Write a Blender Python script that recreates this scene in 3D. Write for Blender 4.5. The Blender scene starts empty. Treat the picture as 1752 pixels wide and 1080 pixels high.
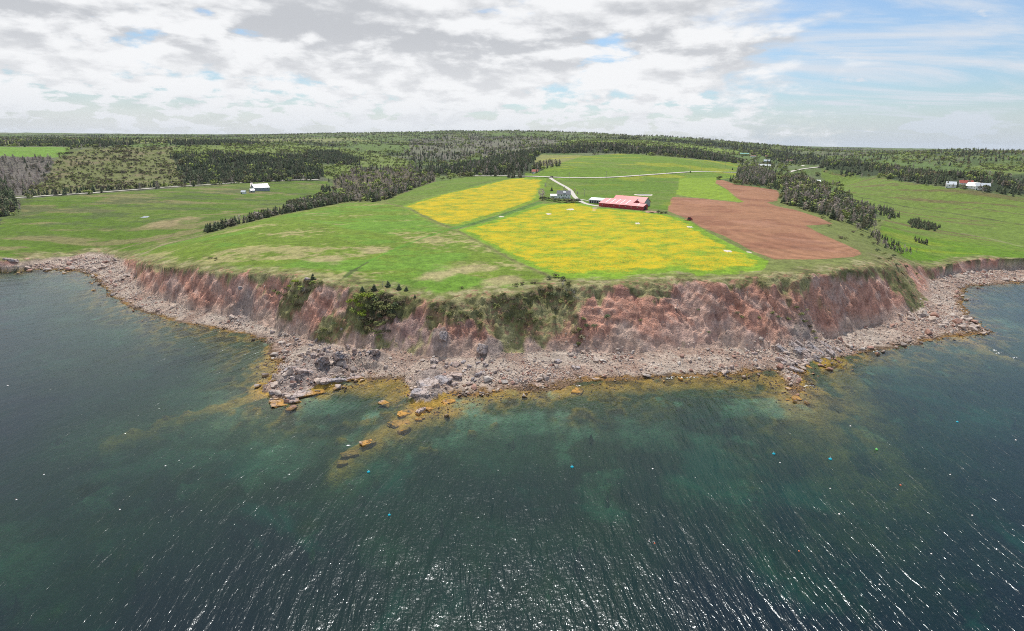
import bpy, bmesh, math, random
import numpy as np
from mathutils import Vector, Matrix
rng = np.random.default_rng(7); random.seed(7)
R_ = math.radians
scene = bpy.context.scene
COL = scene.collection
# ------------------------------------------------------------------ camera
PITCH, ROLL, FPX, CAM_Z = R_(17.0), R_(0.883), 973.0, 100.0
_F = np.array([0, math.cos(PITCH), -math.sin(PITCH)])
_R0 = np.array([1., 0, 0]); _U0 = np.array([0, math.sin(PITCH), math.cos(PITCH)])
_R = _R0*math.cos(ROLL) + _U0*math.sin(ROLL); _U = _U0*math.cos(ROLL) - _R0*math.sin(ROLL)
cam_d = bpy.data.cameras.new('camera'); cam = bpy.data.objects.new('camera', cam_d); COL.objects.link(cam)
M = Matrix(((_R[0], _U[0], -_F[0], 0), (_R[1], _U[1], -_F[1], 0), (_R[2], _U[2], -_F[2], CAM_Z), (0, 0, 0, 1)))
cam.matrix_world = M
cam_d.sensor_width = 36; cam_d.lens = 36*FPX/1752; cam_d.clip_start = 0.5; cam_d.clip_end = 60000
scene.camera = cam
# ------------------------------------------------------------------ light
SUN_EL, SUN_AZ = 60.0, -3.0            # azimuth from +Y towards +X
world = bpy.data.worlds.new('World'); scene.world = world; world.use_nodes = True
sun_d = bpy.data.lights.new('sun', 'SUN'); sun_d.energy = 4.2; sun_d.angle = R_(0.6); sun_d.color = (1, .955, .88)
sun = bpy.data.objects.new('sun', sun_d); COL.objects.link(sun)
_s = Vector((math.sin(R_(SUN_AZ))*math.cos(R_(SUN_EL)), math.cos(R_(SUN_AZ))*math.cos(R_(SUN_EL)), math.sin(R_(SUN_EL))))
sun.rotation_euler = _s.to_track_quat('Z', 'Y').to_euler()
vs = scene.view_settings; vs.view_transform = 'Standard'; vs.look = 'None'; vs.exposure = 0.0; vs.gamma = 1.0
vs.use_curve_mapping = False
scene.cycles.pixel_filter_type = 'BLACKMAN_HARRIS'; scene.cycles.filter_width = 1.0
scene.cycles.max_bounces = 6; scene.cycles.transparent_max_bounces = 6; scene.cycles.volume_bounces = 0
scene.cycles.diffuse_bounces = 2; scene.cycles.glossy_bounces = 2; scene.cycles.sample_clamp_indirect = 3.0
scene.cycles.sample_clamp_direct = 12.0; scene.cycles.use_denoising = False; scene.cycles.denoiser = 'OPENIMAGEDENOISE'; scene.cycles.denoising_input_passes = 'RGB_ALBEDO_NORMAL'; scene.cycles.denoising_prefilter = 'ACCURATE'


class NT:
    """small node-tree writer"""
    def __init__(s, nt):
        s.nt = nt; nt.nodes.clear()
    def n(s, t, _props=None, **ins):
        nd = s.nt.nodes.new(t)
        for k, v in (_props or {}).items(): setattr(nd, k, v)
        for k, v in ins.items():
            key = int(k[1:]) if k[0] == 'i' and k[1:].isdigit() else k.replace('_', ' ')
            s.put(nd.inputs[key], v)
        return nd
    def put(s, sock, v):
        if isinstance(v, bpy.types.NodeSocket): s.nt.links.new(v, sock)
        elif isinstance(v, bpy.types.Node): s.nt.links.new(v.outputs[0], sock)
        else:
            if hasattr(sock, 'default_value'):
                try: sock.default_value = v
                except Exception: sock.default_value = (*v, 1.0)
    def m(s, op, a, b=0.0, c=0.0, clamp=False):
        nd = s.nt.nodes.new('ShaderNodeMath'); nd.operation = op; nd.use_clamp = clamp
        for i, v in enumerate((a, b, c)): s.put(nd.inputs[i], v)
        return nd.outputs[0]
    def mix(s, f, a, b, bt='MIX', clampf=True):
        nd = s.nt.nodes.new('ShaderNodeMix'); nd.data_type = 'RGBA'; nd.blend_type = bt; nd.clamp_factor = clampf
        s.put(nd.inputs[0], f); s.put(nd.inputs[6], a); s.put(nd.inputs[7], b)
        return nd.outputs[2]
    def ramp(s, v, lo, hi):
        nd = s.nt.nodes.new('ShaderNodeMapRange'); nd.interpolation_type = 'SMOOTHSTEP'
        s.put(nd.inputs[0], v); nd.inputs[1].default_value = lo; nd.inputs[2].default_value = hi
        nd.inputs[3].default_value = 0; nd.inputs[4].default_value = 1
        return nd.outputs[0]
    def noise(s, vec, scale, detail=4, rough=.55, dist=0.0, dim='3D'):
        nd = s.nt.nodes.new('ShaderNodeTexNoise'); nd.noise_dimensions = dim
        s.put(nd.inputs['Vector'], vec); nd.inputs['Scale'].default_value = scale; nd.inputs['Detail'].default_value = detail
        nd.inputs['Roughness'].default_value = rough; nd.inputs['Distortion'].default_value = dist
        return nd.outputs['Fac']
    def vec(s, x, y, z=0.0):
        nd = s.nt.nodes.new('ShaderNodeCombineXYZ')
        for i, v in enumerate((x, y, z)): s.put(nd.inputs[i], v)
        return nd.outputs[0]
    def sep(s, v):
        nd = s.nt.nodes.new('ShaderNodeSeparateXYZ'); s.put(nd.inputs[0], v); return nd.outputs
    def attr(s, name, kind='GEOMETRY'):
        nd = s.nt.nodes.new('ShaderNodeAttribute'); nd.attribute_name = name; nd.attribute_type = kind; return nd


# --- sky: physical blue sky with a layer of cloud seen in perspective
w = NT(world.node_tree)
sky = w.n('ShaderNodeTexSky', {'sky_type': 'NISHITA', 'sun_disc': False, 'sun_elevation': R_(SUN_EL), 'sun_rotation': R_(SUN_AZ),
                               'altitude': 100, 'air_density': 1.0, 'dust_density': 1.2, 'ozone_density': 1.6})
tc = w.n('ShaderNodeTexCoord')
dx, dy, dz = w.sep(tc.outputs['Generated'])
den = w.m('ADD', w.m('MAXIMUM', dz, 0.0), 0.035)
def sheet(up, sc, det):
    pv_ = w.vec(dx, dy, w.m('ADD', w.m('MULTIPLY', dz, 2.9), up)); k1 = w.ramp(dz, .045, .12); k2 = w.ramp(dz, .13, .24)
    a_ = w.noise(pv_, sc*3.1, det, .56, .12); b_ = w.noise(pv_, sc*1.5, det, .56, .12); c_ = w.noise(pv_, sc*.8, det, .56, .12)
    lo_ = w.m('ADD', w.m('MULTIPLY', a_, w.m('SUBTRACT', 1.0, k1)), w.m('MULTIPLY', b_, k1))
    return w.m('ADD', w.m('MULTIPLY', lo_, w.m('SUBTRACT', 1.0, k2)), w.m('MULTIPLY', c_, k2))
pv = w.vec(dx, dy, w.m('MULTIPLY', dz, 2.9))
n_big = w.noise(pv, 1.9, 3, .5, .1)
n_mid = sheet(0.0, 7.0, 9)
bank = w.ramp(w.m('ADD', w.m('SUBTRACT', w.m('MULTIPLY', dy, .40), dx), w.m('MULTIPLY', w.m('SUBTRACT', n_mid, .5), .8)), -.10, .09)
dens = w.m('ADD', w.m('MULTIPLY', n_big, .45), w.m('MULTIPLY', n_mid, .55))
cov = w.ramp(dens, .40, .47)
lit = w.m('SUBTRACT', sheet(.055, 7.0, 9), n_mid)      # upper rims of the lumps catch the sun, bases stay grey
thick = w.ramp(w.m('ADD', w.m('MULTIPLY', lit, 1.1), w.m('ADD', w.m('MULTIPLY', n_big, .5), w.m('MULTIPLY', n_mid, .5))), .44, .64)
high = w.ramp(dz, .03, .17)
thick2 = w.m('MULTIPLY', thick, w.m('ADD', .35, w.m('MULTIPLY', high, .65)))
ccol = w.mix(thick2, (.93, .94, .955, 1), (.57, .59, .625, 1))
# thin streaky high cloud on the clear side
cv = w.vec(w.m('DIVIDE', w.m('ADD', dx, w.m('MULTIPLY', dy, .3)), w.m('MULTIPLY', den, 2.2)), w.m('DIVIDE', w.m('SUBTRACT', dy, w.m('MULTIPLY', dx, .3)), w.m('MULTIPLY', den, .8)), 1.3)
cirr = w.ramp(w.noise(cv, .62, 8, .64, .6), .43, .66)
cirr = w.m('MULTIPLY', cirr, .9)
# a few small puffs on the clear side
puff = w.ramp(w.noise(pv, 9.0, 6, .5, .2), 0.60, .66)
right_cov = w.m('MAXIMUM', cirr, w.m('MULTIPLY', puff, .9))
cover = w.m('ADD', w.m('MULTIPLY', cov, bank), w.m('MULTIPLY', right_cov, w.m('SUBTRACT', 1.0, bank)), clamp=True)
ccol = w.mix(bank, (.72, .77, .84, 1), ccol)
hz = w.m('SUBTRACT', 1.0, w.ramp(dz, -.01, .085))
cover = w.m('MAXIMUM', cover, w.m('MULTIPLY', hz, .88))
ccol = w.mix(w.m('MULTIPLY', hz, .8), ccol, w.mix(bank, (.60, .68, .77, 1), (.74, .78, .83, 1)))
b1 = w.n('ShaderNodeBackground', Color=w.mix(1.0, sky.outputs[0], (.86, 1.0, 1.12, 1), 'MULTIPLY'), Strength=.11)
b2 = w.n('ShaderNodeBackground', Color=ccol, Strength=1.0)
mx = w.n('ShaderNodeMixShader', i0=cover, i1=b1, i2=b2)
w.n('ShaderNodeOutputWorld', Surface=mx)

# ------------------------------------------------------------------ geometry of the picture
def ray(px, py):
    px = np.asarray(px, float)[..., None]; py = np.asarray(py, float)[..., None]
    return _F + _R*((px-876)/FPX) + _U*((540-py)/FPX)
def at(px, py, z=0.0):
    d = ray(px, py); t = (np.asarray(z, float) - CAM_Z)/d[..., 2]
    return np.stack([d[..., 0]*t, d[..., 1]*t], -1)
def project(x, y, z):
    v = np.stack([x, y, z-CAM_Z], -1); f = v@_F
    return 876+FPX*(v@_R)/f, 540-FPX*(v@_U)/f, f

def _hash(ix, iy, seed):
    h = (ix.astype(np.int64)*374761393 + iy.astype(np.int64)*668265263 + seed*1442695041) & 0xFFFFFFFF
    h = ((h ^ (h >> 13))*1274126177) & 0xFFFFFFFF
    h = ((h ^ (h >> 16))*2246822519) & 0xFFFFFFFF
    return ((h ^ (h >> 15)) & 0xFFFFFF)/float(0xFFFFFF)
def vnoise(x, y, seed=0):
    ix = np.floor(x); iy = np.floor(y); fx = x-ix; fy = y-iy
    fx = fx*fx*fx*(fx*(fx*6-15)+10); fy = fy*fy*fy*(fy*(fy*6-15)+10)
    a = _hash(ix, iy, seed); b = _hash(ix+1, iy, seed); c = _hash(ix, iy+1, seed); d = _hash(ix+1, iy+1, seed)
    return (a*(1-fx)+b*fx)*(1-fy) + (c*(1-fx)+d*fx)*fy
def fbm(x, y, oct=4, seed=0, gain=.5):
    """about -1..1"""
    s = 0; a = 1; t = 0; c, sn = math.cos(.6), math.sin(.6)
    for o in range(oct):
        s = s + a*(vnoise(x, y, seed+o*17)*2-1); t += a; a *= gain
        x, y = (c*x-sn*y)*2.03+11.3, (sn*x+c*y)*2.03-7.7
    return s/t*1.5
def ss(v, a, b):
    t = np.clip((v-a)/(b-a), 0, 1); return t*t*(3-2*t)
def seg_dist(X, Y, poly):
    """distance to a polyline and arc position of the nearest point"""
    best = np.full(X.shape, 1e18); sb = np.zeros(X.shape); acc = 0.0
    for (ax, ay), (bx, by) in zip(poly[:-1], poly[1:]):
        ux, uy = bx-ax, by-ay; L2 = ux*ux+uy*uy+1e-9; L = math.sqrt(L2)
        t = np.clip(((X-ax)*ux+(Y-ay)*uy)/L2, 0, 1)
        d = (X-ax-t*ux)**2 + (Y-ay-t*uy)**2
        k = d < best; best = np.where(k, d, best); sb = np.where(k, acc+t*L, sb); acc += L
    return np.sqrt(best), sb
def inside(X, Y, poly):
    r = np.zeros(X.shape, bool); n = len(poly); x1, y1 = poly[-1]
    for i in range(n):
        x0, y0 = x1, y1; x1, y1 = poly[i]
        if y0 == y1: continue
        c = ((y0 > Y) != (y1 > Y)) & (X < (x1-x0)*(Y-y0)/(y1-y0)+x0)
        r ^= c
    return r
def smooth_poly(P, n=3):
    """Catmull-Rom through the points"""
    P = np.asarray(P, float); out = []
    Q = np.vstack([2*P[0]-P[1], P, 2*P[-1]-P[-2]])
    for i in range(1, len(Q)-2):
        for k in range(n):
            t = k/n
            out.append(.5*((2*Q[i])+(-Q[i-1]+Q[i+1])*t+(2*Q[i-1]-5*Q[i]+4*Q[i+1]-Q[i+2])*t*t+(-Q[i-1]+3*Q[i]-3*Q[i+1]+Q[i+2])*t**3))
    out.append(P[-1]); return np.array(out)

W_px = [(-700,474),(-300,473),(0,467),(60,461),(110,463),(148,470),(170,484),(186,505),(215,519),(245,533),(300,550),(350,560),(400,568),(440,578),(462,590),(462,610),(476,632),(462,652),(452,668),(460,687),(475,693),(512,680),(545,664),(580,652),(620,648),(660,650),(695,652),(702,676),(728,692),(762,674),(800,680),(850,669),(920,668),(950,670),(985,654),(1050,652),(1120,646),(1200,645),(1280,641),(1325,636),(1342,652),(1356,684),(1370,660),(1380,628),(1420,616),(1460,606),(1500,600),(1560,590),(1620,580),(1680,572),(1690,566),(1668,548),(1650,525),(1648,503),(1662,491),(1700,487),(1752,485),(2100,482),(2600,478)]
B_px = [(-700,462),(-300,461),(0,459),(50,453),(90,446),(150,436),(190,440),(212,455),(235,488),(265,507),(320,525),(370,540),(420,546),(460,560),(510,576),(560,588),(620,598),(680,600),(740,612),(800,612),(850,610),(900,602),(960,602),(1020,605),(1080,603),(1130,600),(1200,596),(1280,598),(1340,598),(1380,590),(1430,576),(1480,560),(1540,548),(1578,528),(1592,505),(1588,487),(1602,475),(1660,464),(1700,461),(1752,460),(2100,457),(2600,454)]
T_px = [(-700,437,10),(-300,440,10),(0,443,9),(50,439,8),(90,440,5),(150,431,5),(200,436,5.5),(225,440,9),(250,446,17),(300,455,22),(360,461,24.5),(430,466,26.5),(500,471,28.5),(545,479,29),(600,489,28.5),(680,503,26),(740,511,25.5),(800,505,27),(880,497,28.5),(930,487,30),(1050,482,31.5),(1150,478,32),(1250,475,33),(1320,468,34.5),(1400,463,34.5),(1465,456,34),(1500,450,30.5),(1530,447,25),(1560,450,18),(1585,457,12.5),(1640,448,12),(1700,441,13),(1752,445,12),(2100,441,12),(2600,438,12)]
Wl = smooth_poly([at(*p) for p in W_px], 3)
Bl = smooth_poly([at(*p, 3.5) for p in B_px], 3)
Tl = smooth_poly([at(*p) for p in T_px], 3)
def close_far(l):
    a, b = l[0], l[-1]
    return np.vstack([[(-60000, a[1])], l, [(60000, b[1])], [(60000, 60000)], [(-60000, 60000)]])
Wp, Bp, Tp = close_far(Wl), close_far(Bl), close_far(Tl)
Wl, Bl, Tl = Wp[:-2], Bp[:-2], Tp[:-2]

# control points of the land surface: (px, py, z) in view, or ('r', px, py, distance)
C = [(450,440,28.5),(450,418,30),(600,440,30),(750,440,31),(740,480,29),(560,370,32.5),(640,350,33.5),(600,352,32.5),(350,408,24),(460,376,29),
 (700,335,37),(760,316,41),(865,304,46),(900,400,34),(768,389,34.5),(850,350,38.5),(925,340,41),(1060,358,39.5),(1040,345,41),(1100,400,36),(1200,400,37),
 (1300,425,35.5),(1400,440,34.5),(1200,360,40),(1250,320,46),(1380,387,36),(1330,340,41),(1440,410,33.5),(1000,306,49),(1100,302,50),(1200,295,53),(1270,296,52),
 (1060,264,76),(980,275,68),(1160,272,72),(930,287,60),(915,297,51),(900,450,31.5),(1050,450,33),(1200,440,35),
 (560,322,23),(600,332,22),(650,318,28),(650,300,32),(700,292,38),(750,288,42),(800,282,48),(870,280,56),
 (60,295,37),(200,300,36),(400,300,34),(30,339,24),(285,322,28),(430,312,30),(545,308,30),(200,370,17),(100,400,12),(0,400,11),(300,392,16),(430,342,22),(340,398,17),(460,352,20),(220,425,9),
 (60,430,9),(300,415,14),(0,360,17),
 (1500,420,26),(1540,430,19),(1600,430,14),(1700,420,13),(1752,430,12),(1525,372,20),(1500,345,23),(1450,335,27),(1450,312,30),(1600,350,22),(1700,370,18),(1752,340,22),(1640,323,27),(1404,287,43),(1352,295,45),
 (1390,313,38),(1350,350,38),(1400,365,36),(1300,284,50),(1273,266,64),(1312,271,60)]
CR = [(1100,250,1700),(1000,252,1650),(1100,241,2200),(870,226,3600),(780,226,3700),(700,227,3700),(1000,230,3300),(1060,233,3100),(1150,239,2900),(1250,246,2700),(1300,250,2600),
 (900,256,1900),(800,262,1900),(700,262,1800),(550,262,1700),(400,262,1500),(200,262,1500),(60,263,1450),(600,245,2600),(700,245,2600),(400,245,2600),(200,243,2600),(0,243,2600),
 (600,229,3900),(520,231,4300),(400,232,5000),(250,231,5200),(100,232,5200),(0,232,5200),
 (1500,268,2200),(1600,275,1900),(1752,280,1900),(1600,300,1280),(1700,305,1250),(1500,290,1400),(1420,280,1500),(1600,262,3500),(1752,264,3500),(1420,260,3300),(1380,253,5200),(1500,256,5400),(1700,261,5400)]
for x, y in [(0,228),(100,228.5),(200,229.5),(400,231),(500,231),(700,233),(900,238),(1100,244),(1230,243),(1300,249),(1450,252),(1600,255.5),(1752,258)]:
    CR.append((x, y, 9000)); CR.append((x, y+1, 14000))
cp = []
for p in C: q = at(p[0], p[1]); q = at(*p); cp.append((q[0], q[1], p[2]))
for px, py, r in CR:
    d = ray(px, py); t = r/math.hypot(d[0], d[1]); cp.append((d[0]*t, d[1]*t, CAM_Z+d[2]*t))
for p in T_px:
    q = at(*p); cp.append((q[0], q[1], p[2]))
for az in (-75, -60, 60, 75):
    for r, z in ((400, 11), (650, 20), (1100, 34), (2000, 60), (4500, 88), (9000, 103), (14000, 105)):
        cp.append((r*math.sin(R_(az)), r*math.cos(R_(az)), z))
cp = np.array(cp)
def pl(x, y):
    a = np.clip(np.arctan2(x, y), -1.35, 1.35); return a*1.0, np.log(np.clip(np.hypot(x, y), 150, 15000))*.55
ca, cq = pl(cp[:, 0], cp[:, 1])
def _k(d2): return np.where(d2 > 1e-12, d2*np.log(d2+1e-12), 0)
Kn = len(cp)
A = np.zeros((Kn+3, Kn+3)); A[:Kn, :Kn] = _k((ca[:, None]-ca)**2+(cq[:, None]-cq)**2) + np.eye(Kn)*4e-4
A[:Kn, Kn:] = np.stack([np.ones(Kn), ca, cq], 1); A[Kn:, :Kn] = A[:Kn, Kn:].T
wts = np.linalg.solve(A, np.concatenate([cp[:, 2], [0, 0, 0]]))
def plate(x, y):
    a, q = pl(x, y); out = wts[Kn]+wts[Kn+1]*a+wts[Kn+2]*q
    for i in range(Kn): out = out + wts[i]*_k((a-ca[i])**2+(q-cq[i])**2)
    return out

reefs = [([(738,688),(700,712),(655,735),(612,772),(572,802)], 5.0, -.35, -1.6, .9),
         ([(1352,660),(1385,700),(1415,760),(1445,830),(1490,885)], 11.0, -1.0, -4.2, .6),
         ([(1420,620),(1480,680),(1520,760),(1545,820)], 7.0, -1.2, -4.2, .5),
         ([(462,672),(390,690),(300,715),(190,748)], 4.0, -.8, -2.6, .8),
         ([(560,668),(600,662),(650,664),(700,672)], 7.0, -.5, -.5, .8), ([(745,692),(715,708),(690,722)], 9.0, -.3, -.8, .9), ([(850,678),(920,676),(1000,668),(1100,660),(1200,656),(1310,650)], 4.5, -.55, -.6, .7), ([(470,596),(470,640),(460,675)], 5.0, -.5, -.5, .8),
         ([(1640,578),(1690,600),(1752,618)], 5.0, -.2, -1.0, .8)]
reefs = [(np.array([at(*p, -.5) for p in l]), wd, z0, z1, am) for l, wd, z0, z1, am in reefs]
mounds = [(548, 628, 3, 15, 5.0), (500, 660, 1, 9, 1.8), (735, 640, 3, 8, 3.0), (735, 672, 2, 7, 2.6), (640, 610, 3, 7, 1.5), (1390, 600, 3, 14, 2.6), (1360,650,0,5,.8), (845, 602, 5, 6, 3.2), (752, 600, 5, 5, 3.0), (420, 545, 3, 8, 1.6)]
mounds = [(*at(px, py, z), rr, h) for px, py, z, rr, h in mounds]

bars = [(*at(px, py), rx, ry, R_(a), z) for px, py, rx, ry, a, z in [(20,935,12,16,0,-4.5),(1030,840,5,10,20,-5),(1195,815,16,9,-30,-5.5),(1275,885,4,9,30,-5),(1330,950,4,16,25,-5),(800,690,10,9,0,-2.6),(880,720,22,9,0,-3.6),(560,690,12,8,0,-3.0),(480,770,18,12,30,-4.6),(1330,700,14,8,0,-3.4),(1110,730,22,9,0,-4.0),(220,780,20,8,10,-5.5),(1700,700,22,14,0,-6),(640,900,8,6,0,-6)]]
def height(x, y):
    """z, dW, dB, dT, class (0 sea, 1 beach, 2 cliff, 3 land), arc, t"""
    P = plate(x, y); r = np.hypot(x, y)
    n1 = fbm(x/420, y/420, 5, 3); n2 = fbm(x/60, y/60, 4, 9)
    far = ss(r, 900, 2500)
    P = P + n1*(4*ss(r, 600, 1300)+9*far) *(1-.5*ss(r, 3000, 4500)) + n2*(.35+2.2*far)
    jx, jy = fbm(x/9, y/9, 4, 31)*1.9, fbm(x/9, y/9, 4, 57)*1.9
    jT = fbm(x/5, y/5, 3, 33)*1.6
    jb = fbm(x/3.1, y/3.1, 3, 71)*.8
    X, Y = x+jx+jb, y+jy+jb
    inW = inside(X, Y, Wp); inB = inside(X, Y, Bp)
    gul = 0
    dT, sT = seg_dist(x, y, Tl)
    wob = fbm(sT/14, sT*0+2, 4, 77)*3.2
    sgn = inside(x, y, Tp)
    sd = np.where(sgn, dT, -dT) + wob*1.1 + jx*1.3 + jT
    inT = sd > 0
    dW, _ = seg_dist(X, Y, Wl); dB, sB = seg_dist(X, Y, Bl); dTe = np.abs(sd)
    # sea bed
    dep = .17*dW**.86*(1+.35*fbm(x/25, y/25, 4, 5)) + .25*fbm(x/5, y/5, 3, 6)
    zs = -np.clip(dep, 0.04, 26)
    for l, wd, z0, z1, am in reefs:
        d, s = seg_dist(x, y, l); tot = np.sum(np.hypot(*np.diff(l, axis=0).T)); t = s/tot
        d = d*(1+.8*fbm(x/6, y/6, 4, 44))
        top = z0+(z1-z0)*t + .8*fbm(x/4, y/4, 4, 12)
        k = np.exp(-(d/wd)**2)*am
        zs = np.maximum(zs, zs*(1-k)+top*k)
    for mx_, my_, rx, ry, ang, top in bars:
        ux, uy = x-mx_, y-my_; c_, s_ = math.cos(ang), math.sin(ang); d = np.hypot((ux*c_+uy*s_)/rx, (-ux*s_+uy*c_)/ry)*(1+.9*fbm(x/9, y/9, 4, 66))
        k = np.exp(-d**2)*.9; zs = np.maximum(zs, zs*(1-k)+top*k)
    # beach
    tb = dW/(dW+dB+1e-6)
    zb = 3.5*tb**1.15 + .22*fbm(x/3, y/3, 4, 15)*np.minimum(1, dW/2)
    # cliff
    t = dB/(dB+dTe+1e-6)
    ridg = 1-np.abs(fbm(sB/7.5+fbm(x/13, y/13, 2, 8)*.9, t*.8, 4, 21))*1.6
    ridg2 = fbm(sB/2.2, t*1.6+3, 3, 25)
    hh = np.clip((P-3.5)/28, 0, 1)
    prof = .45*(1-(1-np.clip(t, 0, 1))**1.7)+.55*np.clip(t, 0, 1) + .05*ss(t+.1*n2, .70, .80)*(1-ss(t, .85, 1.0))
    zc = 3.5+(P-3.5)*prof + (ridg*2.6-1.5 + ridg2*.8)*hh*np.sin(np.pi*np.clip(t, 0, 1))**.8 + .3*fbm(x/1.8, y/1.8, 3, 28)*np.minimum(1, t*6)*(1-t)
    zc = zc + .50*np.sin(2*np.pi*(zc+x*.10)/3.4+2.6*fbm(x/9, y/9, 3, 83))*hh*np.sin(np.pi*np.clip(t, 0, 1))*(.35+.65*ss(fbm(x/22, y/22, 2, 85), -.2, .5))
    zc = np.maximum(zc, 3.3)
    lip = np.where(inT, -1.0*hh*np.exp(-dTe/3.0), 0)
    cls = np.where(inT & inB, 3, np.where(inB, 2, np.where(inW, 1, 0)))
    z = np.where(cls == 3, P+lip, np.where(cls == 2, zc, np.where(cls == 1, zb, zs)))
    for mx_, my_, rr, h in mounds:
        d = np.hypot(x-mx_, y-my_)/rr*(1+.35*fbm(x/4, y/4, 3, 61))
        k = np.exp(-d**3)
        z = z + k*h*np.clip(.75+.6*np.abs(fbm(x/5+y/9, y/12, 4, 66)), 0, 1.4)*np.where(cls < 2, 1, .5)*np.where(cls == 0, .7, 1)
    z = np.where((cls == 1), np.maximum(z, .06), z)
    return z, dW, dB, dTe, cls, sB, t

# ---- polar grid
az_in = np.linspace(-54, 54, 720)
az = np.concatenate([np.arange(-180, -54, 4.0), az_in, np.arange(57, 180, 4.0)])
rs = [2.0]
while rs[-1] < 15000:
    r = rs[-1]
    st = 8 if r < 60 else 3.0 if r < 120 else 1.4 if r < 225 else .66 if r < 345 else 1.0 if r < 460 else 1.7 if r < 640 else r*.005 if r < 1500 else r*.010
    rs.append(r+st)
rs = np.array(rs); AZ = np.radians(az)
GX = np.outer(np.sin(AZ), rs); GY = np.outer(np.cos(AZ), rs)
NA, NR = GX.shape
GZ, GW, GB, GT, GC, GS, Gt = height(GX, GY)
print('grid', NA, NR, NA*NR)

def hgt(x, y):
    x = np.asarray(x, float); y = np.asarray(y, float)
    a = np.degrees(np.arctan2(x, y)); r = np.hypot(x, y)
    ia = np.clip(np.searchsorted(az, a)-1, 0, NA-2); ir = np.clip(np.searchsorted(rs, r)-1, 0, NR-2)
    fa = np.clip((a-az[ia])/(az[ia+1]-az[ia]), 0, 1); fr = np.clip((r-rs[ir])/(rs[ir+1]-rs[ir]), 0, 1)
    return (GZ[ia, ir]*(1-fa)+GZ[ia+1, ir]*fa)*(1-fr)+(GZ[ia, ir+1]*(1-fa)+GZ[ia+1, ir+1]*fa)*fr
_ts = np.concatenate([np.arange(80, 800, 1.0), 800*1.0025**np.arange(0, 1150)])
def ground(px, py):
    """where the sight line of a photo point meets the land"""
    px = np.atleast_1d(np.asarray(px, float)); py = np.atleast_1d(np.asarray(py, float))
    d = ray(px, py); d = d/np.hypot(d[:, 0], d[:, 1])[:, None]; out = np.zeros((len(px), 3))
    for i in range(len(px)):
        X = d[i, 0]*_ts; Y = d[i, 1]*_ts; Z = CAM_Z+d[i, 2]*_ts; H = np.maximum(hgt(X, Y), 0.0)
        k = np.argmax(Z < H)
        if not (Z < H).any(): k = len(_ts)-1
        k = max(k, 1); a = Z[k-1]-H[k-1]; b = Z[k]-H[k]; f = a/(a-b) if a != b else 0
        tt = _ts[k-1]+(_ts[k]-_ts[k-1])*np.clip(f, 0, 1); out[i] = d[i, 0]*tt, d[i, 1]*tt, 0
    out[:, 2] = hgt(out[:, 0], out[:, 1]); return out
def gpoly(pts, closed=True, step=12):
    P = [];
    pts = list(pts); q = pts+[pts[0]] if closed else pts
    for a, b in zip(q[:-1], q[1:]):
        n = max(1, int(math.hypot(b[0]-a[0], b[1]-a[1])/step))
        for k in range(n): P.append((a[0]+(b[0]-a[0])*k/n, a[1]+(b[1]-a[1])*k/n))
    if not closed: P.append(pts[-1])
    P = np.array(P); return ground(P[:, 0], P[:, 1])[:, :2]
# ------------------------------------------------------------------ fields and land cover
F_dandy1 = [(685,353),(750,333.5),(802,322),(870,305.6),(898.5,304),(935,307),(931,318),(928,331),(921,343),(880,358),(840,371),(800,384),(768,388.5),(737,380),(711,368.5)]
F_dandy2 = [(784,393),(840,378),(880,364),(925,349),(985,346),(1025,355),(1100,362),(1140,367),(1180,378),(1200,391),(1270,428),(1316,447),(1306,462),(1260,470),(1150,475),(1060,478),(1007,480),(966,479),(940,470),(883,447),(840,426),(810,410)]
F_soil = [(1150,337),(1200,340),(1265,347),(1273,346),(1261,338.5),(1246,325.5),(1226,314.4),(1225,308.5),(1237,308),(1259,316),(1292,320),(1329,325.5),(1336,335),(1328,344),(1313,346.5),(1330,353.3),(1359,359),(1403,372.8),(1424,383),(1400,385),(1378,386),(1404,400),(1441,416),(1470,429),(1474,435),(1460,440),(1400,444),(1325,444),(1290,431),(1240,404),(1200,389),(1180,376),(1142,361)]
F_bright = [(1158,334),(1165,300),(1250,298),(1262,304),(1225,307),(1226,315),(1246,326),(1261,339),(1272,346),(1200,339)]
F_near = [(210,437),(350,404),(460,373),(590,348),(650,347),(685,354),(737,381),(784,394),(840,427),(935,471),(925,488),(800,505),(740,511),(680,503),(545,479),(430,466),(300,455),(235,441)]
F_back = [(655,347),(700,327),(742,312),(800,303),(866,302),(870,305),(802,322),(750,333),(686,352)]
F_barn = [(945,304),(1100,301),(1165,298),(1158,334),(1143,360),(1100,356),(1030,352),(990,345),(935,345),(930,331),(936,307)]
F_hill = [(905,301),(930,291),(915,280),(925,266),(990,268),(1060,263),(1150,269),(1265,279),(1270,294),(1200,293),(1100,299),(1000,303)]
F_verge = [(898,296),(1000,300),(1100,296),(1262,288),(1275,303),(1100,306),(1000,309),(898,307)]
F_pale = [(912,272),(925,265),(1000,266),(950,282),(930,287),(912,284)]
F_left = [(0,441),(0,374),(36,368),(28,342),(155,333),(285,323),(400,315.5),(500,310.5),(560,310),(566,330),(520,342),(440,366),(340,400),(205,434),(150,432),(80,441)]
F_right = [(1400,289),(1430,297),(1500,306),(1560,313),(1640,325),(1700,331),(1752,339),(2300,362),(2300,442),(1752,446),(1700,442),(1640,449),(1585,456),(1545,440),(1510,412),(1500,392),(1510,372),(1480,350),(1440,325),(1400,304)]
F_nw = [(-300,253),(0,252),(115,252),(108,262),(95,270),(0,268),(-300,270)]
W_lite = [(940,243),(1000,239),(1110,240),(1240,254),(1330,262),(1260,265),(1200,256),(1060,247)]
W_grey = [(-300,268),(0,268),(85,272),(72,300),(42,335),(-60,340),(-300,345)]
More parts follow.
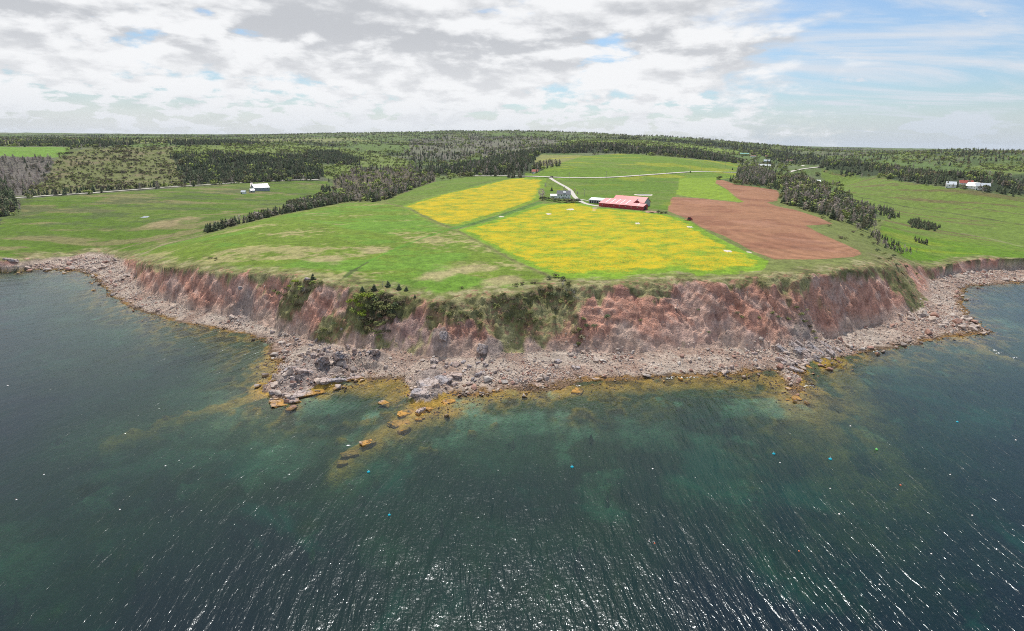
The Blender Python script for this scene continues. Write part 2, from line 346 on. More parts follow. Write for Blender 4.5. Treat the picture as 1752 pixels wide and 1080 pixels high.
W_scrub = [(88,276),(110,262),(150,255),(300,250),(295,268),(305,285),(312,316),(150,328),(45,336),(72,305)]
W_valley = [(566,312),(600,292),(700,288),(745,298),(742,311),(700,326),(652,345),(600,346),(590,336)]
W_dark1 = [(293,268),(350,264),(440,270),(538,270),(548,305),(520,308),(310,316),(320,302),(305,285)]
W_dark2 = [(528,262),(570,260),(612,272),(618,283),(580,281),(530,272)]
W_dark3 = [(705,304),(742,299),(866,300),(905,292),(915,270),(925,263),(1020,262),(1100,263),(1262,279),(1266,274),(1160,258),(1050,250),(940,254),(860,268),(760,288)]
W_dark4 = [(1000,236),(1130,238),(1250,247),(1330,258),(1400,268),(1400,284),(1340,280),(1290,264),(1240,253),(1110,240)]
W_dark5 = [(1408,288),(1425,275),(1560,292),(1752,312),(2200,330),(2200,352),(1752,334),(1640,321),(1560,311)]
W_lav = [(700,240),(780,232),(900,236),(960,240),(940,250),(850,265),(760,275),(700,262)]
W_leaf1 = [(300,251),(420,249),(520,248),(610,258),(700,276),(690,290),(625,286),(612,272),(560,259),(440,263),(350,262),(298,264)]
W_leaf2 = [(549,286),(585,283),(618,286),(600,294),(570,308),(552,305)]
W_strip = [(-300,241),(300,238),(620,237),(640,242),(300,245),(-300,249)]
W_dark6 = [(-100,249),(60,248),(120,246),(230,247),(225,250.5),(120,251)]
W_dark7 = [(285,244),(400,243),(440,247),(300,249)]
W_leaf3 = [(1690,282),(1752,284),(2000,290),(2000,300),(1752,296),(1640,290)]
fields = {}
def fm(pts, jit=0.0):
    P = gpoly(pts); x0, y0 = P.min(0)-15; x1, y1 = P.max(0)+15
    X, Y = GX, GY
    k = (X > x0) & (X < x1) & (Y > y0) & (Y < y1); out = np.zeros(GX.shape, bool)
    xs, ys = X[k], Y[k]; sc = np.clip(np.hypot(xs, ys)/600, .5, 6)
    j1 = fbm(xs/(14*sc), ys/(14*sc), 3, 91)*jit*sc; j2 = fbm(xs/(14*sc), ys/(14*sc), 3, 97)*jit*sc
    out[k] = inside(xs+j1, ys+j2, P); return out
land = GC == 3
m_d1 = fm(F_dandy1, .7) & land; m_d2 = fm(F_dandy2, .6) & land; m_soil = fm(F_soil, .15) & land
m_near = fm(F_near, 1) & land; m_back = fm(F_back, 1) & land; m_barn = fm(F_barn, 1) & land; m_bright = fm(F_bright, 1) & land
m_hill = (fm(F_hill, 2) | fm(F_verge, .5)) & land; m_pale = fm(F_pale, 3) & land; m_left = fm(F_left, 3) & land; m_right = fm(F_right, 3) & land; m_nw = fm(F_nw, 3) & land
m_lite = fm(W_lite, 6) & land; m_grey = fm(W_grey, 6) & land; m_scrub = fm(W_scrub, 5) & land; m_val = fm(W_valley, 5) & land
m_dk = (fm(W_dark1, 4) | fm(W_dark2, 4) | fm(W_dark3, 4) | fm(W_dark4, 6) | fm(W_dark5, 4)) & land
m_lav = fm(W_lav, 25) & land
m_leaf_ = (fm(W_leaf1, 8) | fm(W_leaf2, 6) | fm(W_leaf3, 8)) & land; m_strip = fm(W_strip, 10) & land; m_dk = m_dk | fm(W_dark6, 4) | fm(W_dark7, 4)
GR = np.hypot(GX, GY)
headland = land & (GR < 760) & (np.degrees(np.arctan2(GX, GY)) > -35) & (np.degrees(np.arctan2(GX, GY)) < 36)
openf = m_d1 | m_d2 | m_soil | m_near | m_back | m_barn | m_bright | m_hill | m_pale | m_left | m_right | m_nw
wood = land & ~openf & ~headland | (land & (m_dk | m_val | m_grey | m_scrub | m_lav | m_lite) & ~openf)
N1 = fbm(GX/230, GY/160, 5, 201); N2 = fbm(GX/90, GY/70, 4, 211); N3 = fbm(GX/14, GY/14, 4, 221); N4 = fbm(GX/4, GY/4, 3, 231)
col = np.zeros((NA, NR, 3))
def setc(mask, c): col[mask] = c
def blend(mask, c, k):
    kk = (np.clip(k, 0, 1)*mask)[..., None]; col[:] = col*(1-kk)+np.array(c)*kk
allm = np.ones(GX.shape, bool)
# far land: clearings in pale green under woods in dark green and grey
setc(allm, (.105, .16, .040))
blend(land, (.120, .155, .045), ss(N1+.3*N2, -.25, .15))
blend(land, (.050, .075, .030), ss(N1*.6+N2*.9, .15, .45))
blend(land, (.16, .15, .115), ss(fbm(GX/300, GY/260, 4, 241), .15, .5)*.5)
blend(land & (GR > 1700), (.11, .17, .05), ss(fbm(GX/500, GY/260, 3, 251), .35, .55)*.55)
blend(land & (GR > 700), (.06, .08, .03), ss(N3+.5*N2, .1, .7)*.45); blend(m_lite, (.19, .27, .045), .9); blend(m_grey, (.15, .13, .12), .8); blend(m_lav, (.16, .145, .125), .65); blend(m_leaf_, (.165, .22, .048), .85); blend(m_leaf_ | m_lite | m_scrub, (.09, .12, .035), ss(N3+.4*N4, .0, .6)*.6); blend(m_strip, (.22, .235, .085), .7)
blend(m_scrub, (.15, .165, .055), .85); blend(m_scrub, (.19, .155, .09), ss(N2*.6+N3*.9, .15, .6)*.8)
blend(m_val, (.15, .12, .08), .75); blend(m_dk, (.028, .042, .018), .9)
# grass fields
G = (.155, .235, .045)
for m_, c in ((headland & ~openf, (.15, .18, .05)), (m_near, (.136, .205, .023)), (m_back, (.120, .192, .025)), (m_barn, (.105, .185, .018)), (m_bright, (.19, .285, .024)),
              (m_hill, (.128, .212, .022)), (m_pale, (.21, .22, .07)), (m_left, (.092, .158, .015)), (m_right, (.108, .205, .012)), (m_nw, (.15, .27, .04)),
              (m_d1, (.17, .26, .022)), (m_d2, (.17, .29, .020)), (m_soil, (.345, .175, .100))):
    setc(m_, c)
grass = (headland | openf) & land & ~m_soil & ~m_d1 & ~m_d2 & ~m_bright
streak = fbm((GX*.6+GY*.8)/16, (GX*.8-GY*.6)/70, 4, 261); streak2 = fbm(GX/55, GY/22, 4, 271)
blend(m_near, (.34, .29, .14), ss(streak2+.45*streak+.45*N4+.2*N3, .18, .75)*.75)
blend(m_near, (.12, .25, .028), ss(-streak2+.4*streak, .15, .6)*.7)
blend(grass & ~m_near, (.19, .195, .07), ss(fbm(GX/60, GY/30, 4, 281), .12, .6)*.3)
blend(m_left, (.21, .18, .085), ss(fbm(GX/70, GY/24, 4, 291)+.3*N3, .22, .55)*.75)
blend(m_left, (.075, .10, .035), ss(fbm(GX/50, GY/18, 4, 297)+.3*N3, .3, .55)*.7*ss(GR, 600, 760))
blend(m_right, (.15, .19, .045), ss(GR, 640, 760)*.6); blend(m_right, (.14, .11, .05), ss(fbm((GX*.75+GY*.66)/14, (GX*.66-GY*.75)/160, 4, 301), .4, .6)*.8*ss(GR, 640, 760))
blend(m_right, (.30, .33, .02), ss(fbm(GX/90, GY/12, 3, 307), .3, .7)*.35*ss(-GR, -760, -600))
blend(m_hill, (.30, .30, .02), ss(fbm(GX/80, GY/50, 3, 311), .25, .6)*.6)
blend(m_barn, (.28, .29, .02), ss(fbm(GX/60, GY/40, 3, 317), .3, .7)*.35)
blend(m_soil, (.24, .105, .065), ss(fbm(GX/40, GY/18, 4, 321), .0, .6)*.6); blend(m_soil, (.40, .21, .14), ss(fbm(GX/50, GY/25, 4, 331), .25, .7)*.45)
# tracks, ditches between the fields and worn ground
def line_tint(pts, wd, c, k=1.0, rag=0.0, where=None):
    P = gpoly(pts, False, 6); x0, y0 = P.min(0)-20; x1, y1 = P.max(0)+20
    kk = (GX > x0) & (GX < x1) & (GY > y0) & (GY < y1)
    d = np.full(GX.shape, 1e9); d[kk], _ = seg_dist(GX[kk], GY[kk], P)
    d = d*(1+rag*N3) + rag*N4*wd*.5
    blend(land if where is None else where, c, k*(1-ss(d, wd*.6, wd*1.4))); return d
line_tint([(655,346),(700,357),(737,376),(784,396),(840,425),(884,449),(936,471)], 1.3, (.13,.095,.05), .75, .5)
line_tint([(655,346),(700,357),(737,376),(784,396),(840,425),(884,449),(936,471)], 3.2, (.17,.20,.055), .5, .5)
line_tint([(776,391),(840,375),(884,360),(924,346)], 3.5, (.09,.20,.03), .95, .2)
line_tint([(784,391),(840,374),(884,359),(920,347)], .8, (.07,.09,.03), .7, .5)
line_tint([(768,393),(730,405),(680,425),(630,447),(600,465),(585,480)], 1.5, (.09,.22,.02), .7, .6)
line_tint([(630,448),(600,466),(575,485)], 1.0, (.07,.08,.03), .8, .7)
line_tint([(232,440),(280,418),(345,403)], 1.3, (.30,.25,.15), .8, .6)
line_tint([(150,437),(200,428),(250,414),(290,405)], 2.0, (.25,.19,.12), .7, .8)
line_tint([(1460,335),(1520,348),(1560,356),(1640,367),(1752,385)], 2.2, (.07,.07,.035), .8, .5)
line_tint([(1460,320),(1560,337),(1650,352),(1752,368)], 1.6, (.13,.11,.05), .7, .7)
line_tint([(1650,400),(1700,410),(1752,423)], 2.5, (.25,.25,.13), .6, .5)
line_tint([(800,319),(850,308),(880,304)], 2, (.08,.12,.03), .6, .5)
line_tint([(1030,353),(1018,355),(1016,361)], 1.6, (.42,.36,.28), .8, .3)
for px, py, rx in ((290,382,26),(325,374,20),(590,455,0)):
    if rx:
        g = ground(px, py)[0]; d = np.hypot((GX-g[0])/rx, (GY-g[1])/(rx*1.1)); blend(m_left, (.30,.23,.13), (1-ss(d+.4*N3, .4, 1))*.8)
for px, py, rx in ((795,460,20),(760,470,16),(560,445,16),(640,430,12),(860,480,12)):
    g = ground(px, py)[0]; d = np.hypot((GX-g[0])/rx, (GY-g[1])/(rx*.9)); blend(m_near, (.38,.31,.17), (1-ss(d+.5*N3+.2*streak, .35, 1))*.75)
# rough grass margin along the cliff edge
edge = land & (GR < 720)
blend(edge & ~m_soil, (.20, .20, .075), (1-ss(GT+3*N3+2*N4, 4, 13))*.8)
rag_ = fbm(GX/6, GY/3.2, 4, 611); rag2 = fbm(GX/2.6, GY/2.2, 3, 613)
blend(edge & ~m_soil, (.36, .32, .18), (1-ss(GT+4*N3, 4, 14))*ss(rag_+.5*rag2, .05, .6)*.75)
blend(edge & ~m_soil, (.085, .085, .035), (1-ss(GT+4*N3, 3, 13))*ss(-rag_+.6*rag2, .2, .7)*.75)
blend(edge & ~m_soil, (.36, .17, .12), (1-ss(GT+3*N3, 1, 6))*ss(rag2+.4*N4, .35, .7)*.7)
# cliff: red earth, pale and purple beds, turf hanging over the top
cliff = GC == 2
setc(cliff, (.63, .335, .245))
bed = fbm(GS/18+Gt*1.5+.3*N3, GS/45+.2*N4, 4, 341)
blend(cliff, (.66, .46, .38), ss(fbm(GX/8+GZ/5, GY/8-GZ/6, 5, 351), .0, .5)*.8)
blend(cliff, (.40, .195, .15), ss(fbm(GX/5-GZ/7, GY/5+GZ/9, 5, 361), .1, .6)*.6)
blend(cliff, (.27, .23, .24), ss(bed, .5, .66)*(1-ss(Gt, .45, .75))*.4)
blend(cliff, (.62, .47, .38), (1-ss(Gt+.15*N3, .05, .3))*.8)
turf = ss(Gt + .16*fbm(GX/11, GY/11, 4, 371)+.12*N3+.08*N4, .76, .86)
px_, py_, _ = project(GX, GY, GZ)
right_fl = cliff & (GS > 0)
def near_s(px, py, wd):     # bump along the shore near a place
    g = ground(px, py)[0]; return np.exp(-((GX-g[0])**2+(GY-g[1])**2)/wd**2)
veg = near_s(630,520,17)*1.3+near_s(510,485,15)*.9+near_s(880,520,20)*1.0+near_s(760,535,12)*.75+near_s(960,500,12)*.9+near_s(1350,515,12)*.6+near_s(1540,480,26)*1.2+near_s(1500,450,22)+near_s(1565,505,14)*.8+near_s(700,520,9)*.7+near_s(1370,560,8)*.4+near_s(550,575,7)*.6+near_s(250,455,16)*.7+near_s(1580,465,18)*.8+near_s(840,500,14)*.6
turf = np.maximum(turf, ss(veg*(1-.55*(1-Gt)*0)+.45*N3+.2*N4, .45, .75))
blend(cliff, (.20, .21, .08), turf*.95); blend(cliff, (.36, .33, .17), turf*ss(N3+.5*N4, 0, .6)*.7); blend(cliff, (.085, .085, .038), turf*ss(-N3+N4*.6, .15, .7)*.85); rg3 = fbm(GX/2.4, GY/2.0+GZ/2.5, 3, 617); blend(cliff, (.30, .15, .105), turf*ss(rg3, .25, .6)*.7); blend(cliff, (.11, .12, .045), turf*ss(-rg3, .25, .6)*.6)
xa_, xb_ = at(88, 440, 4)[0], at(222, 445, 4)[0]
low_ = cliff & (GX > xa_) & (GX < xb_) & (GY < 600); blend(low_, (.42, .35, .28), .85); blend(low_, (.16, .18, .06), ss(Gt+.3*N3, .4, .8)*.9)
# beach
beach = GC == 1
setc(beach, (.56, .45, .37))
blend(beach, (.34, .22, .17), ss(N3, -.1, .5)*.7); blend(beach, (.52, .46, .40), ss(-N3+.5*N4, .2, .7)*.5)
tid = np.exp(-GZ/ .55)
blend(beach, (.14, .085, .045), ss(tid+.25*N4, .25, .8)*.85)
blend(beach & (fbm(GX/22, GY/22, 3, 381) > .1), (.34, .19, .05), ss(tid+.25*N4, .35, .8)*.7)
for mx_, my_, rr, h in mounds:
    d = np.hypot(GX-mx_, GY-my_)/rr; blend(beach | cliff, (.36, .30, .275), (1-ss(d+.2*N3, .6, 1.1))*.8*ss(GZ, .6, 1.6))
# sea bed: weed on rock, sand, kelp
sea = GC == 0
dep = -GZ
setc(sea, (.095, .125, .055))
weed = fbm(GX/7, GY/7, 5, 391); sand = fbm(GX/38, GY/26, 4, 401)
blend(sea, (.50, .32, .06), ss(weed+.2, -.1, .5)*(1-ss(dep, 1.3, 4.6))*.95)
blend(sea, (.035, .045, .022), ss(weed, .05, .45)*.85)
blend(sea, (.26, .38, .27), ss(sand+.25*weed, .30, .60)*.6*ss(dep, .8, 2.0)); blend(sea, (.14, .21, .11), ss(sand+.3*weed, -.1, .3)*.5*ss(dep, 1.0, 2.5))
for mx_, my_, rx, ry, ang, top in bars:
    ux, uy = GX-mx_, GY-my_; c_, s_ = math.cos(ang), math.sin(ang); d = np.hypot((ux*c_+uy*s_)/rx, (-ux*s_+uy*c_)/ry)*(1+.9*fbm(GX/9, GY/9, 4, 66))
    blend(sea, (.25, .38, .26), (1-ss(d, .3, 1.3))*.85)
for l, wd, z0, z1, am in reefs:
    x0, y0 = l.min(0)-40; x1, y1 = l.max(0)+40; kk = (GX > x0) & (GX < x1) & (GY > y0) & (GY < y1)
    d = np.full(GX.shape, 1e3); d[kk], _ = seg_dist(GX[kk], GY[kk], l); d = d/wd*(1+.7*fbm(GX/6, GY/6, 4, 44))
    blend(sea, (.50, .32, .07), (1-ss(d, .7, 1.4))*am*(1-.55*ss(weed, .1, .4)))
col = np.clip(col*(1+.10*N4+.06*N3)[..., None]*(1+.07*fbm(GX/1.2, GY/1.2, 2, 411)*(GR < 420))[..., None], .004, .9)

flower = np.where(m_d2, 1.0, np.where(m_d1, 1.03, np.where(m_bright, .30, 0)))
d2edge, _ = seg_dist(GX, GY, np.vstack([gpoly(F_dandy2, True, 20), gpoly(F_dandy2, True, 20)[:1]]))
d1edge, _ = seg_dist(GX, GY, np.vstack([gpoly(F_dandy1, True, 20), gpoly(F_dandy1, True, 20)[:1]]))
front = np.where(m_d2, 1-.9*(1-ss(GT+3*N3, 8, 26)), 1)
flower = flower*ss(np.where(m_d2, d2edge, np.where(m_d1, d1edge, 9))+2.5*N3, 0.5, 9)*front
flower = np.where(m_right, .16*ss(-GR, -760, -520), flower); flower = np.where(m_barn, .12, flower); flower = np.where(m_hill, .1, flower)
rockm = np.where(cliff, 1-turf*.8, np.where(beach | sea, 1.0, 0.0))
soilm = m_soil.astype(float)
woodm = (wood & ~openf).astype(float)

# ------------------------------------------------------------------ ground material
def new_mat(name):
    m = bpy.data.materials.new(name); m.use_nodes = True; return m, NT(m.node_tree)
def principled(t, color, rough=.8, bump=None, bdist=1.0, bstr=.5, spec=.3, **kw):
    p = t.n('ShaderNodeBsdfPrincipled'); t.put(p.inputs['Base Color'], color); t.put(p.inputs['Roughness'], rough)
    p.inputs['Specular IOR Level'].default_value = spec
    for k, v in kw.items(): t.put(p.inputs[k.replace('_', ' ')], v)
    if bump is not None:
        b = t.n('ShaderNodeBump', Height=bump, Strength=bstr, Distance=bdist); t.put(p.inputs['Normal'], b)
    t.n('ShaderNodeOutputMaterial', Surface=p); return p
gm, t = new_mat('ground')
P = t.n('ShaderNodeNewGeometry').outputs['Position']
base = t.attr('cover').outputs['Color']; msk = t.attr('masks').outputs['Color']
sc_ = t.nt.nodes.new('ShaderNodeSeparateColor'); t.put(sc_.inputs[0], msk); mfl, mrk, msl = sc_.outputs[0], sc_.outputs[1], sc_.outputs[2]
fine = t.noise(P, .9, 4, .7); mid = t.noise(P, .19, 5, .7); crs = t.noise(P, .035, 3, .5)
v = t.m('ADD', t.m('MULTIPLY', fine, 1.5), t.m('ADD', t.m('MULTIPLY', mid, 1.7), t.m('MULTIPLY', crs, .3)))
v = t.m('ADD', t.m('MULTIPLY', v, t.m('SUBTRACT', 1.0, t.m('MULTIPLY', msl, .6))), t.m('MULTIPLY', msl, 1.0))
v = t.m('MULTIPLY', .92, t.m('MAXIMUM', .25, t.m('ADD', -.75, v)))
c0 = t.mix(1.0, base, t.n('ShaderNodeCombineColor', Red=v, Green=v, Blue=v), 'MULTIPLY')
# flowers in uneven drifts
px3 = t.sep(P)
dr = t.vec(t.m('MULTIPLY', px3[0], .16), t.m('MULTIPLY', px3[1], .20), 0)
fl = t.m('ADD', t.m('MULTIPLY', t.noise(dr, .35, 8, .72), .58), t.m('MULTIPLY', t.noise(P, 1.3, 2, .8), .42))
flm = t.m('MULTIPLY', t.ramp(t.m('ADD', fl, t.m('MULTIPLY', t.m('SUBTRACT', mfl, 1.0), .35)), .40, .60), t.m('MINIMUM', t.m('MULTIPLY', mfl, 3.0), 1.0))
c1 = t.mix(t.m('MULTIPLY', flm, .86), c0, (.60, .405, .006, 1))
# furrows
wv = t.n('ShaderNodeTexWave', {'wave_type': 'BANDS', 'bands_direction': 'DIAGONAL'}, Vector=t.vec(t.m('MULTIPLY', px3[0], -.35), px3[1], 0), Scale=.17, Distortion=11.0, Detail=2.0, Detail_Scale=.06).outputs['Fac']
fur = t.m('MULTIPLY', t.m('MULTIPLY', t.m('SUBTRACT', wv, .5), msl), .30)
fu = t.m('ADD', 1.0, fur)
c2 = t.mix(1.0, c1, t.n('ShaderNodeCombineColor', Red=fu, Green=fu, Blue=fu), 'MULTIPLY')
# loose stones on rock and scree
vo = t.n('ShaderNodeTexVoronoi', {'feature': 'F1'}, Vector=P, Scale=.95, Randomness=1.0)
cellv = t.sep(vo.outputs['Color'])[0]
st = t.m('MULTIPLY', t.m('MULTIPLY', t.ramp(cellv, .72, .95), t.ramp(t.m('SUBTRACT', .5, vo.outputs['Distance']), .05, .25)), mrk)
c3 = t.mix(t.m('MULTIPLY', st, .55), c2, (.44, .34, .29, 1))
gb = t.m('ADD', t.m('MULTIPLY', t.noise(P, 1.4, 4, .7), t.m('ADD', .5, t.m('MULTIPLY', mrk, 1.6))), t.m('MULTIPLY', t.noise(P, .35, 3, .6), t.m('MULTIPLY', mrk, 1.6)))
gb = t.m('ADD', gb, t.m('ADD', t.m('MULTIPLY', wv, t.m('MULTIPLY', msl, .8)), t.m('MULTIPLY', st, .4)))
principled(t, c3, .92, gb, .8, .8, .15)

GN_ = np.zeros((NA, NR, 3))
Vg = np.stack([GX, GY, GZ], -1)
du = np.empty_like(Vg); du[1:-1] = Vg[2:]-Vg[:-2]; du[0] = Vg[1]-Vg[-1]; du[-1] = Vg[0]-Vg[-2]
dv = np.empty_like(Vg); dv[:, 1:-1] = Vg[:, 2:]-Vg[:, :-2]; dv[:, 0] = Vg[:, 1]-Vg[:, 0]; dv[:, -1] = Vg[:, -1]-Vg[:, -2]
GN_ = np.cross(du, dv); GN_ /= np.linalg.norm(GN_, axis=-1)[..., None]+1e-12
ia, ir = np.meshgrid(np.arange(NA), np.arange(NR-1), indexing='ij')
ia2 = (ia+1) % NA
quads = np.stack([ia*NR+ir, ia2*NR+ir, ia2*NR+ir+1, ia*NR+ir+1], -1).reshape(-1, 4)
fcls = GC[ia, ir].copy().astype(int)
lab = np.zeros((NA, NR), int)      # 0 rest of the land
names = {0: 'woodland_ground', 10: 'seabed', 11: 'beach', 12: 'sea_cliff', 13: 'headland_grass', 1: 'hay_field', 2: 'dandelion_field', 3: 'dandelion_meadow', 4: 'ploughed_field',
         5: 'barn_pasture', 6: 'hill_pasture', 7: 'left_meadow', 8: 'cove_meadow', 9: 'far_meadow'}
labt = {1: 'pale green headland field with dry straw coloured streaks', 2: 'large field of yellow dandelions in front of the red barn', 3: 'smaller yellow dandelion field beside the white farmhouse',
        4: 'ploughed field of bare red brown soil', 5: 'green pasture behind the red barn', 6: 'green hill pasture above the road', 7: 'low green meadow beside the left cove', 8: 'bright green meadow beside the right cove',
        9: 'distant green field on the far left', 10: 'sea bed of weed covered rock and sand', 11: 'stony pale beach round the headland', 12: 'eroded red earth sea cliff', 13: 'rough grass along the cliff top', 0: 'wooded rolling land reaching the horizon'}
lab[headland] = 13
for m_, k in ((m_near | m_back, 1), (m_d1, 3), (m_d2, 2), (m_soil, 4), (m_barn | m_bright, 5), (m_hill | m_pale, 6), (m_left, 7), (m_right, 8), (m_nw, 9), (GC == 0, 10), (GC == 1, 11), (GC == 2, 12)): lab[m_] = k
flab = lab[ia, ir].reshape(-1)
Vf = Vg.reshape(-1, 3); Nf = GN_.reshape(-1, 3); Cf = np.concatenate([col.reshape(-1, 3), np.ones((NA*NR, 1))], 1)
Mf = np.stack([flower, rockm, soilm, woodm], -1).reshape(-1, 4)
def mesh_np(name, V, Fq, mat, smooth=True):
    me = bpy.data.meshes.new(name); n = Fq.shape[1]
    me.vertices.add(len(V)); me.vertices.foreach_set('co', np.ascontiguousarray(V, dtype=np.float32).ravel())
    me.loops.add(Fq.size); me.loops.foreach_set('vertex_index', np.ascontiguousarray(Fq, dtype=np.int32).ravel())
    me.polygons.add(len(Fq)); me.polygons.foreach_set('loop_start', np.arange(0, Fq.size, n, dtype=np.int32))
    me.update(calc_edges=True); me.polygons.foreach_set('use_smooth', np.full(len(Fq), smooth))
    if mat: me.materials.append(mat)
    return me
def link(name, me, parent=None, **props):
    o = bpy.data.objects.new(name, me); COL.objects.link(o)
    if parent: o.parent = parent
    for k, v in props.items(): o[k] = v
    return o
for k, nm in names.items():
    q = quads[flab == k]
    if not len(q): continue
    used = np.zeros(len(Vf), bool); used[q.ravel()] = True; idx = np.cumsum(used)-1
    me = mesh_np(nm, Vf[used], idx[q], gm)
    for an, arr in (('cover', Cf), ('masks', Mf)):
        a = me.attributes.new(an, 'FLOAT_COLOR', 'POINT'); a.data.foreach_set('color', np.ascontiguousarray(arr[used], dtype=np.float32).ravel())
    me.normals_split_custom_set_from_vertices(Nf[used].astype(np.float32))
    link(nm, me, kind='structure', label=labt[k])

# ------------------------------------------------------------------ the sea
wa = np.concatenate([np.arange(-180, -54, 4.0), np.linspace(-54, 54, 360), np.arange(57, 180, 4.0)])
wr = [.5]
while wr[-1] < 15000: wr.append(wr[-1]+(4 if wr[-1] < 220 else 1.6 if wr[-1] < 330 else 2.6 if wr[-1] < 640 else wr[-1]*.08))
wr = np.array(wr+[40000.0]); WA = np.radians(wa)
WX = np.outer(np.sin(WA), wr); WY = np.outer(np.cos(WA), wr); WZ = np.zeros_like(WX)
wd_ = np.clip(-hgt(WX, WY), 0, 30)
na, nr = WX.shape; i1, i2 = np.meshgrid(np.arange(na), np.arange(nr-1), indexing='ij'); j = (i1+1) % na
me = mesh_np('sea', np.stack([WX, WY, WZ], -1).reshape(-1, 3), np.stack([i1*nr+i2, j*nr+i2, j*nr+i2+1, i1*nr+i2+1], -1).reshape(-1, 4), None)
a = me.attributes.new('depth', 'FLOAT', 'POINT'); a.data.foreach_set('value', wd_.reshape(-1).astype(np.float32))
wm, t = new_mat('sea_water'); me.materials.append(wm)
link('sea', me, kind='structure', label='dark green blue sea ruffled by small waves')
P = t.n('ShaderNodeNewGeometry').outputs['Position']; X, Y, Z = t.sep(P)
dpt = t.attr('depth').outputs['Fac']
# waves bend round the headland: u runs across the crests, v along them
pts = [(-181,224,40),(-118,198,39),(-81,151,27),(-53,143,25),(-19,131,22),(18,110,-17),(60,111,-19),(118,134,-9),(222,260,19),(129,179,6),(103,103,-21),(-20,230,5),(-330,400,45),(60,230,0)]
Am = []; bm_ = []
for x, y, th in pts:
    s_, c_ = math.sin(R_(th)), math.cos(R_(th)); Am.append([c_, 2*x*s_, y*s_+x*c_, 2*y*c_]); bm_.append(-s_)
Am = np.array(Am); k_ = np.linalg.lstsq(Am.T@Am+np.diag([1e-3, 5, 5, 5]), Am.T@np.array(bm_), rcond=None)[0]
U_ = t.m('ADD', X, t.m('ADD', t.m('MULTIPLY', Y, k_[0]), t.m('ADD', t.m('MULTIPLY', t.m('MULTIPLY', X, X), k_[1]), t.m('ADD', t.m('MULTIPLY', t.m('MULTIPLY', X, Y), k_[2]), t.m('MULTIPLY', t.m('MULTIPLY', Y, Y), k_[3])))))
def wave(lu, lv, det, seed):
    return t.noise(t.vec(t.m('DIVIDE', U_, lu), t.m('DIVIDE', t.m('ADD', Y, t.m('MULTIPLY', X, .3)), lv), seed), 1.0, det, .55, .3)
h1 = wave(2.0, 9.0, 3, 0.0); h2 = wave(.6, 2.0, 2, 4.0); h3 = wave(6.0, 24.0, 3, 8.0)
chop = t.noise(P, .85, 3, .55)
hh = t.m('ADD', t.m('ADD', t.m('MULTIPLY', h1, 1.0), t.m('MULTIPLY', h2, .22)), t.m('ADD', t.m('MULTIPLY', h3, 1.8), t.m('MULTIPLY', chop, .26)))
bmp = t.n('ShaderNodeBump', Height=hh, Strength=1.0, Distance=.42)
def ex(k): return t.m('POWER', math.exp(-k), dpt)
tint = t.n('ShaderNodeCombineColor', Red=ex(.17), Green=ex(.085), Blue=ex(.125))
tr = t.n('ShaderNodeBsdfTransparent', Color=tint)
patch = t.noise(P, .02, 5, .65, .6)
body = t.mix(t.ramp(dpt, 3, 13), (.004, .028, .022, 1), (.003, .012, .020, 1))
body = t.mix(t.m('MULTIPLY', t.ramp(patch, .54, .66), .65), body, (.004, .060, .042, 1))
df = t.n('ShaderNodeBsdfDiffuse', Color=body, Normal=bmp)
fb = t.m('SUBTRACT', 1.0, t.m('POWER', math.exp(-.13), dpt))
inn = t.n('ShaderNodeMixShader', i0=fb, i1=tr, i2=df)
gl = t.n('ShaderNodeBsdfGlossy', Color=(.80, .85, .90, 1), Roughness=.19, Normal=bmp)
fr = t.m('ADD', t.m('MULTIPLY', t.n('ShaderNodeFresnel', IOR=1.33, Normal=bmp), .35), t.m('MULTIPLY', t.n('ShaderNodeFresnel', IOR=1.33), .75))
fin = t.n('ShaderNodeMixShader', i0=fr, i1=inn, i2=gl)
t.n('ShaderNodeOutputMaterial', Surface=fin)
# ------------------------------------------------------------------ plants and rocks: one of each kind first
def mat_simple(name, c1, c2, rough=.85, sc=1.5, rnd=.35, trans=.55, bump=.0, c3=None):
    m, t = new_mat(name); P = t.n('ShaderNodeNewGeometry').outputs['Position']
    oi = t.n('ShaderNodeObjectInfo').outputs['Random']
    c = t.mix(t.ramp(t.noise(P, sc, 3, .6), .35, .65), (*c1, 1), (*c2, 1))
    if c3: c = t.mix(t.ramp(t.m('FRACT', t.m('MULTIPLY', oi, 7.3)), .55, .95), c, (*c3, 1))
    v = t.m('ADD', 1-rnd*.5, t.m('MULTIPLY', oi, rnd))
    c = t.mix(1.0, c, t.n('ShaderNodeCombineColor', Red=v, Green=v, Blue=v), 'MULTIPLY')
    p = principled(t, c, rough, t.noise(P, sc*2.5, 3, .6) if bump else None, bump or 1, .6, .2)
    return m
m_spruce = mat_simple('spruce_needles', (.095, .125, .062), (.150, .180, .080), sc=.8, rnd=.8, c3=(.175, .155, .095))
m_leaf = mat_simple('spring_leaves', (.23, .30, .065), (.33, .39, .09), sc=.5, rnd=.6, c3=(.20, .24, .07))
m_olive = mat_simple('olive_leaves', (.15, .17, .055), (.23, .24, .085), sc=.7, rnd=.6, c3=(.15, .12, .06))
m_bright = mat_simple('bright_leaves', (.17, .23, .015), (.24, .30, .03), sc=.9, rnd=.3)
m_twig = mat_simple('bare_twigs', (.50, .42, .36), (.66, .58, .54), sc=.6, rnd=.6, c3=(.22, .20, .12))
m_brush = mat_simple('brown_brush', (.10, .085, .05), (.15, .125, .075), sc=1, rnd=.5)
m_snag = mat_simple('silver_deadwood', (.33, .30, .27), (.45, .42, .39), sc=2, rnd=.3)
m_bark = mat_simple('bark', (.07, .052, .040), (.11, .085, .065), sc=2, rnd=.3)

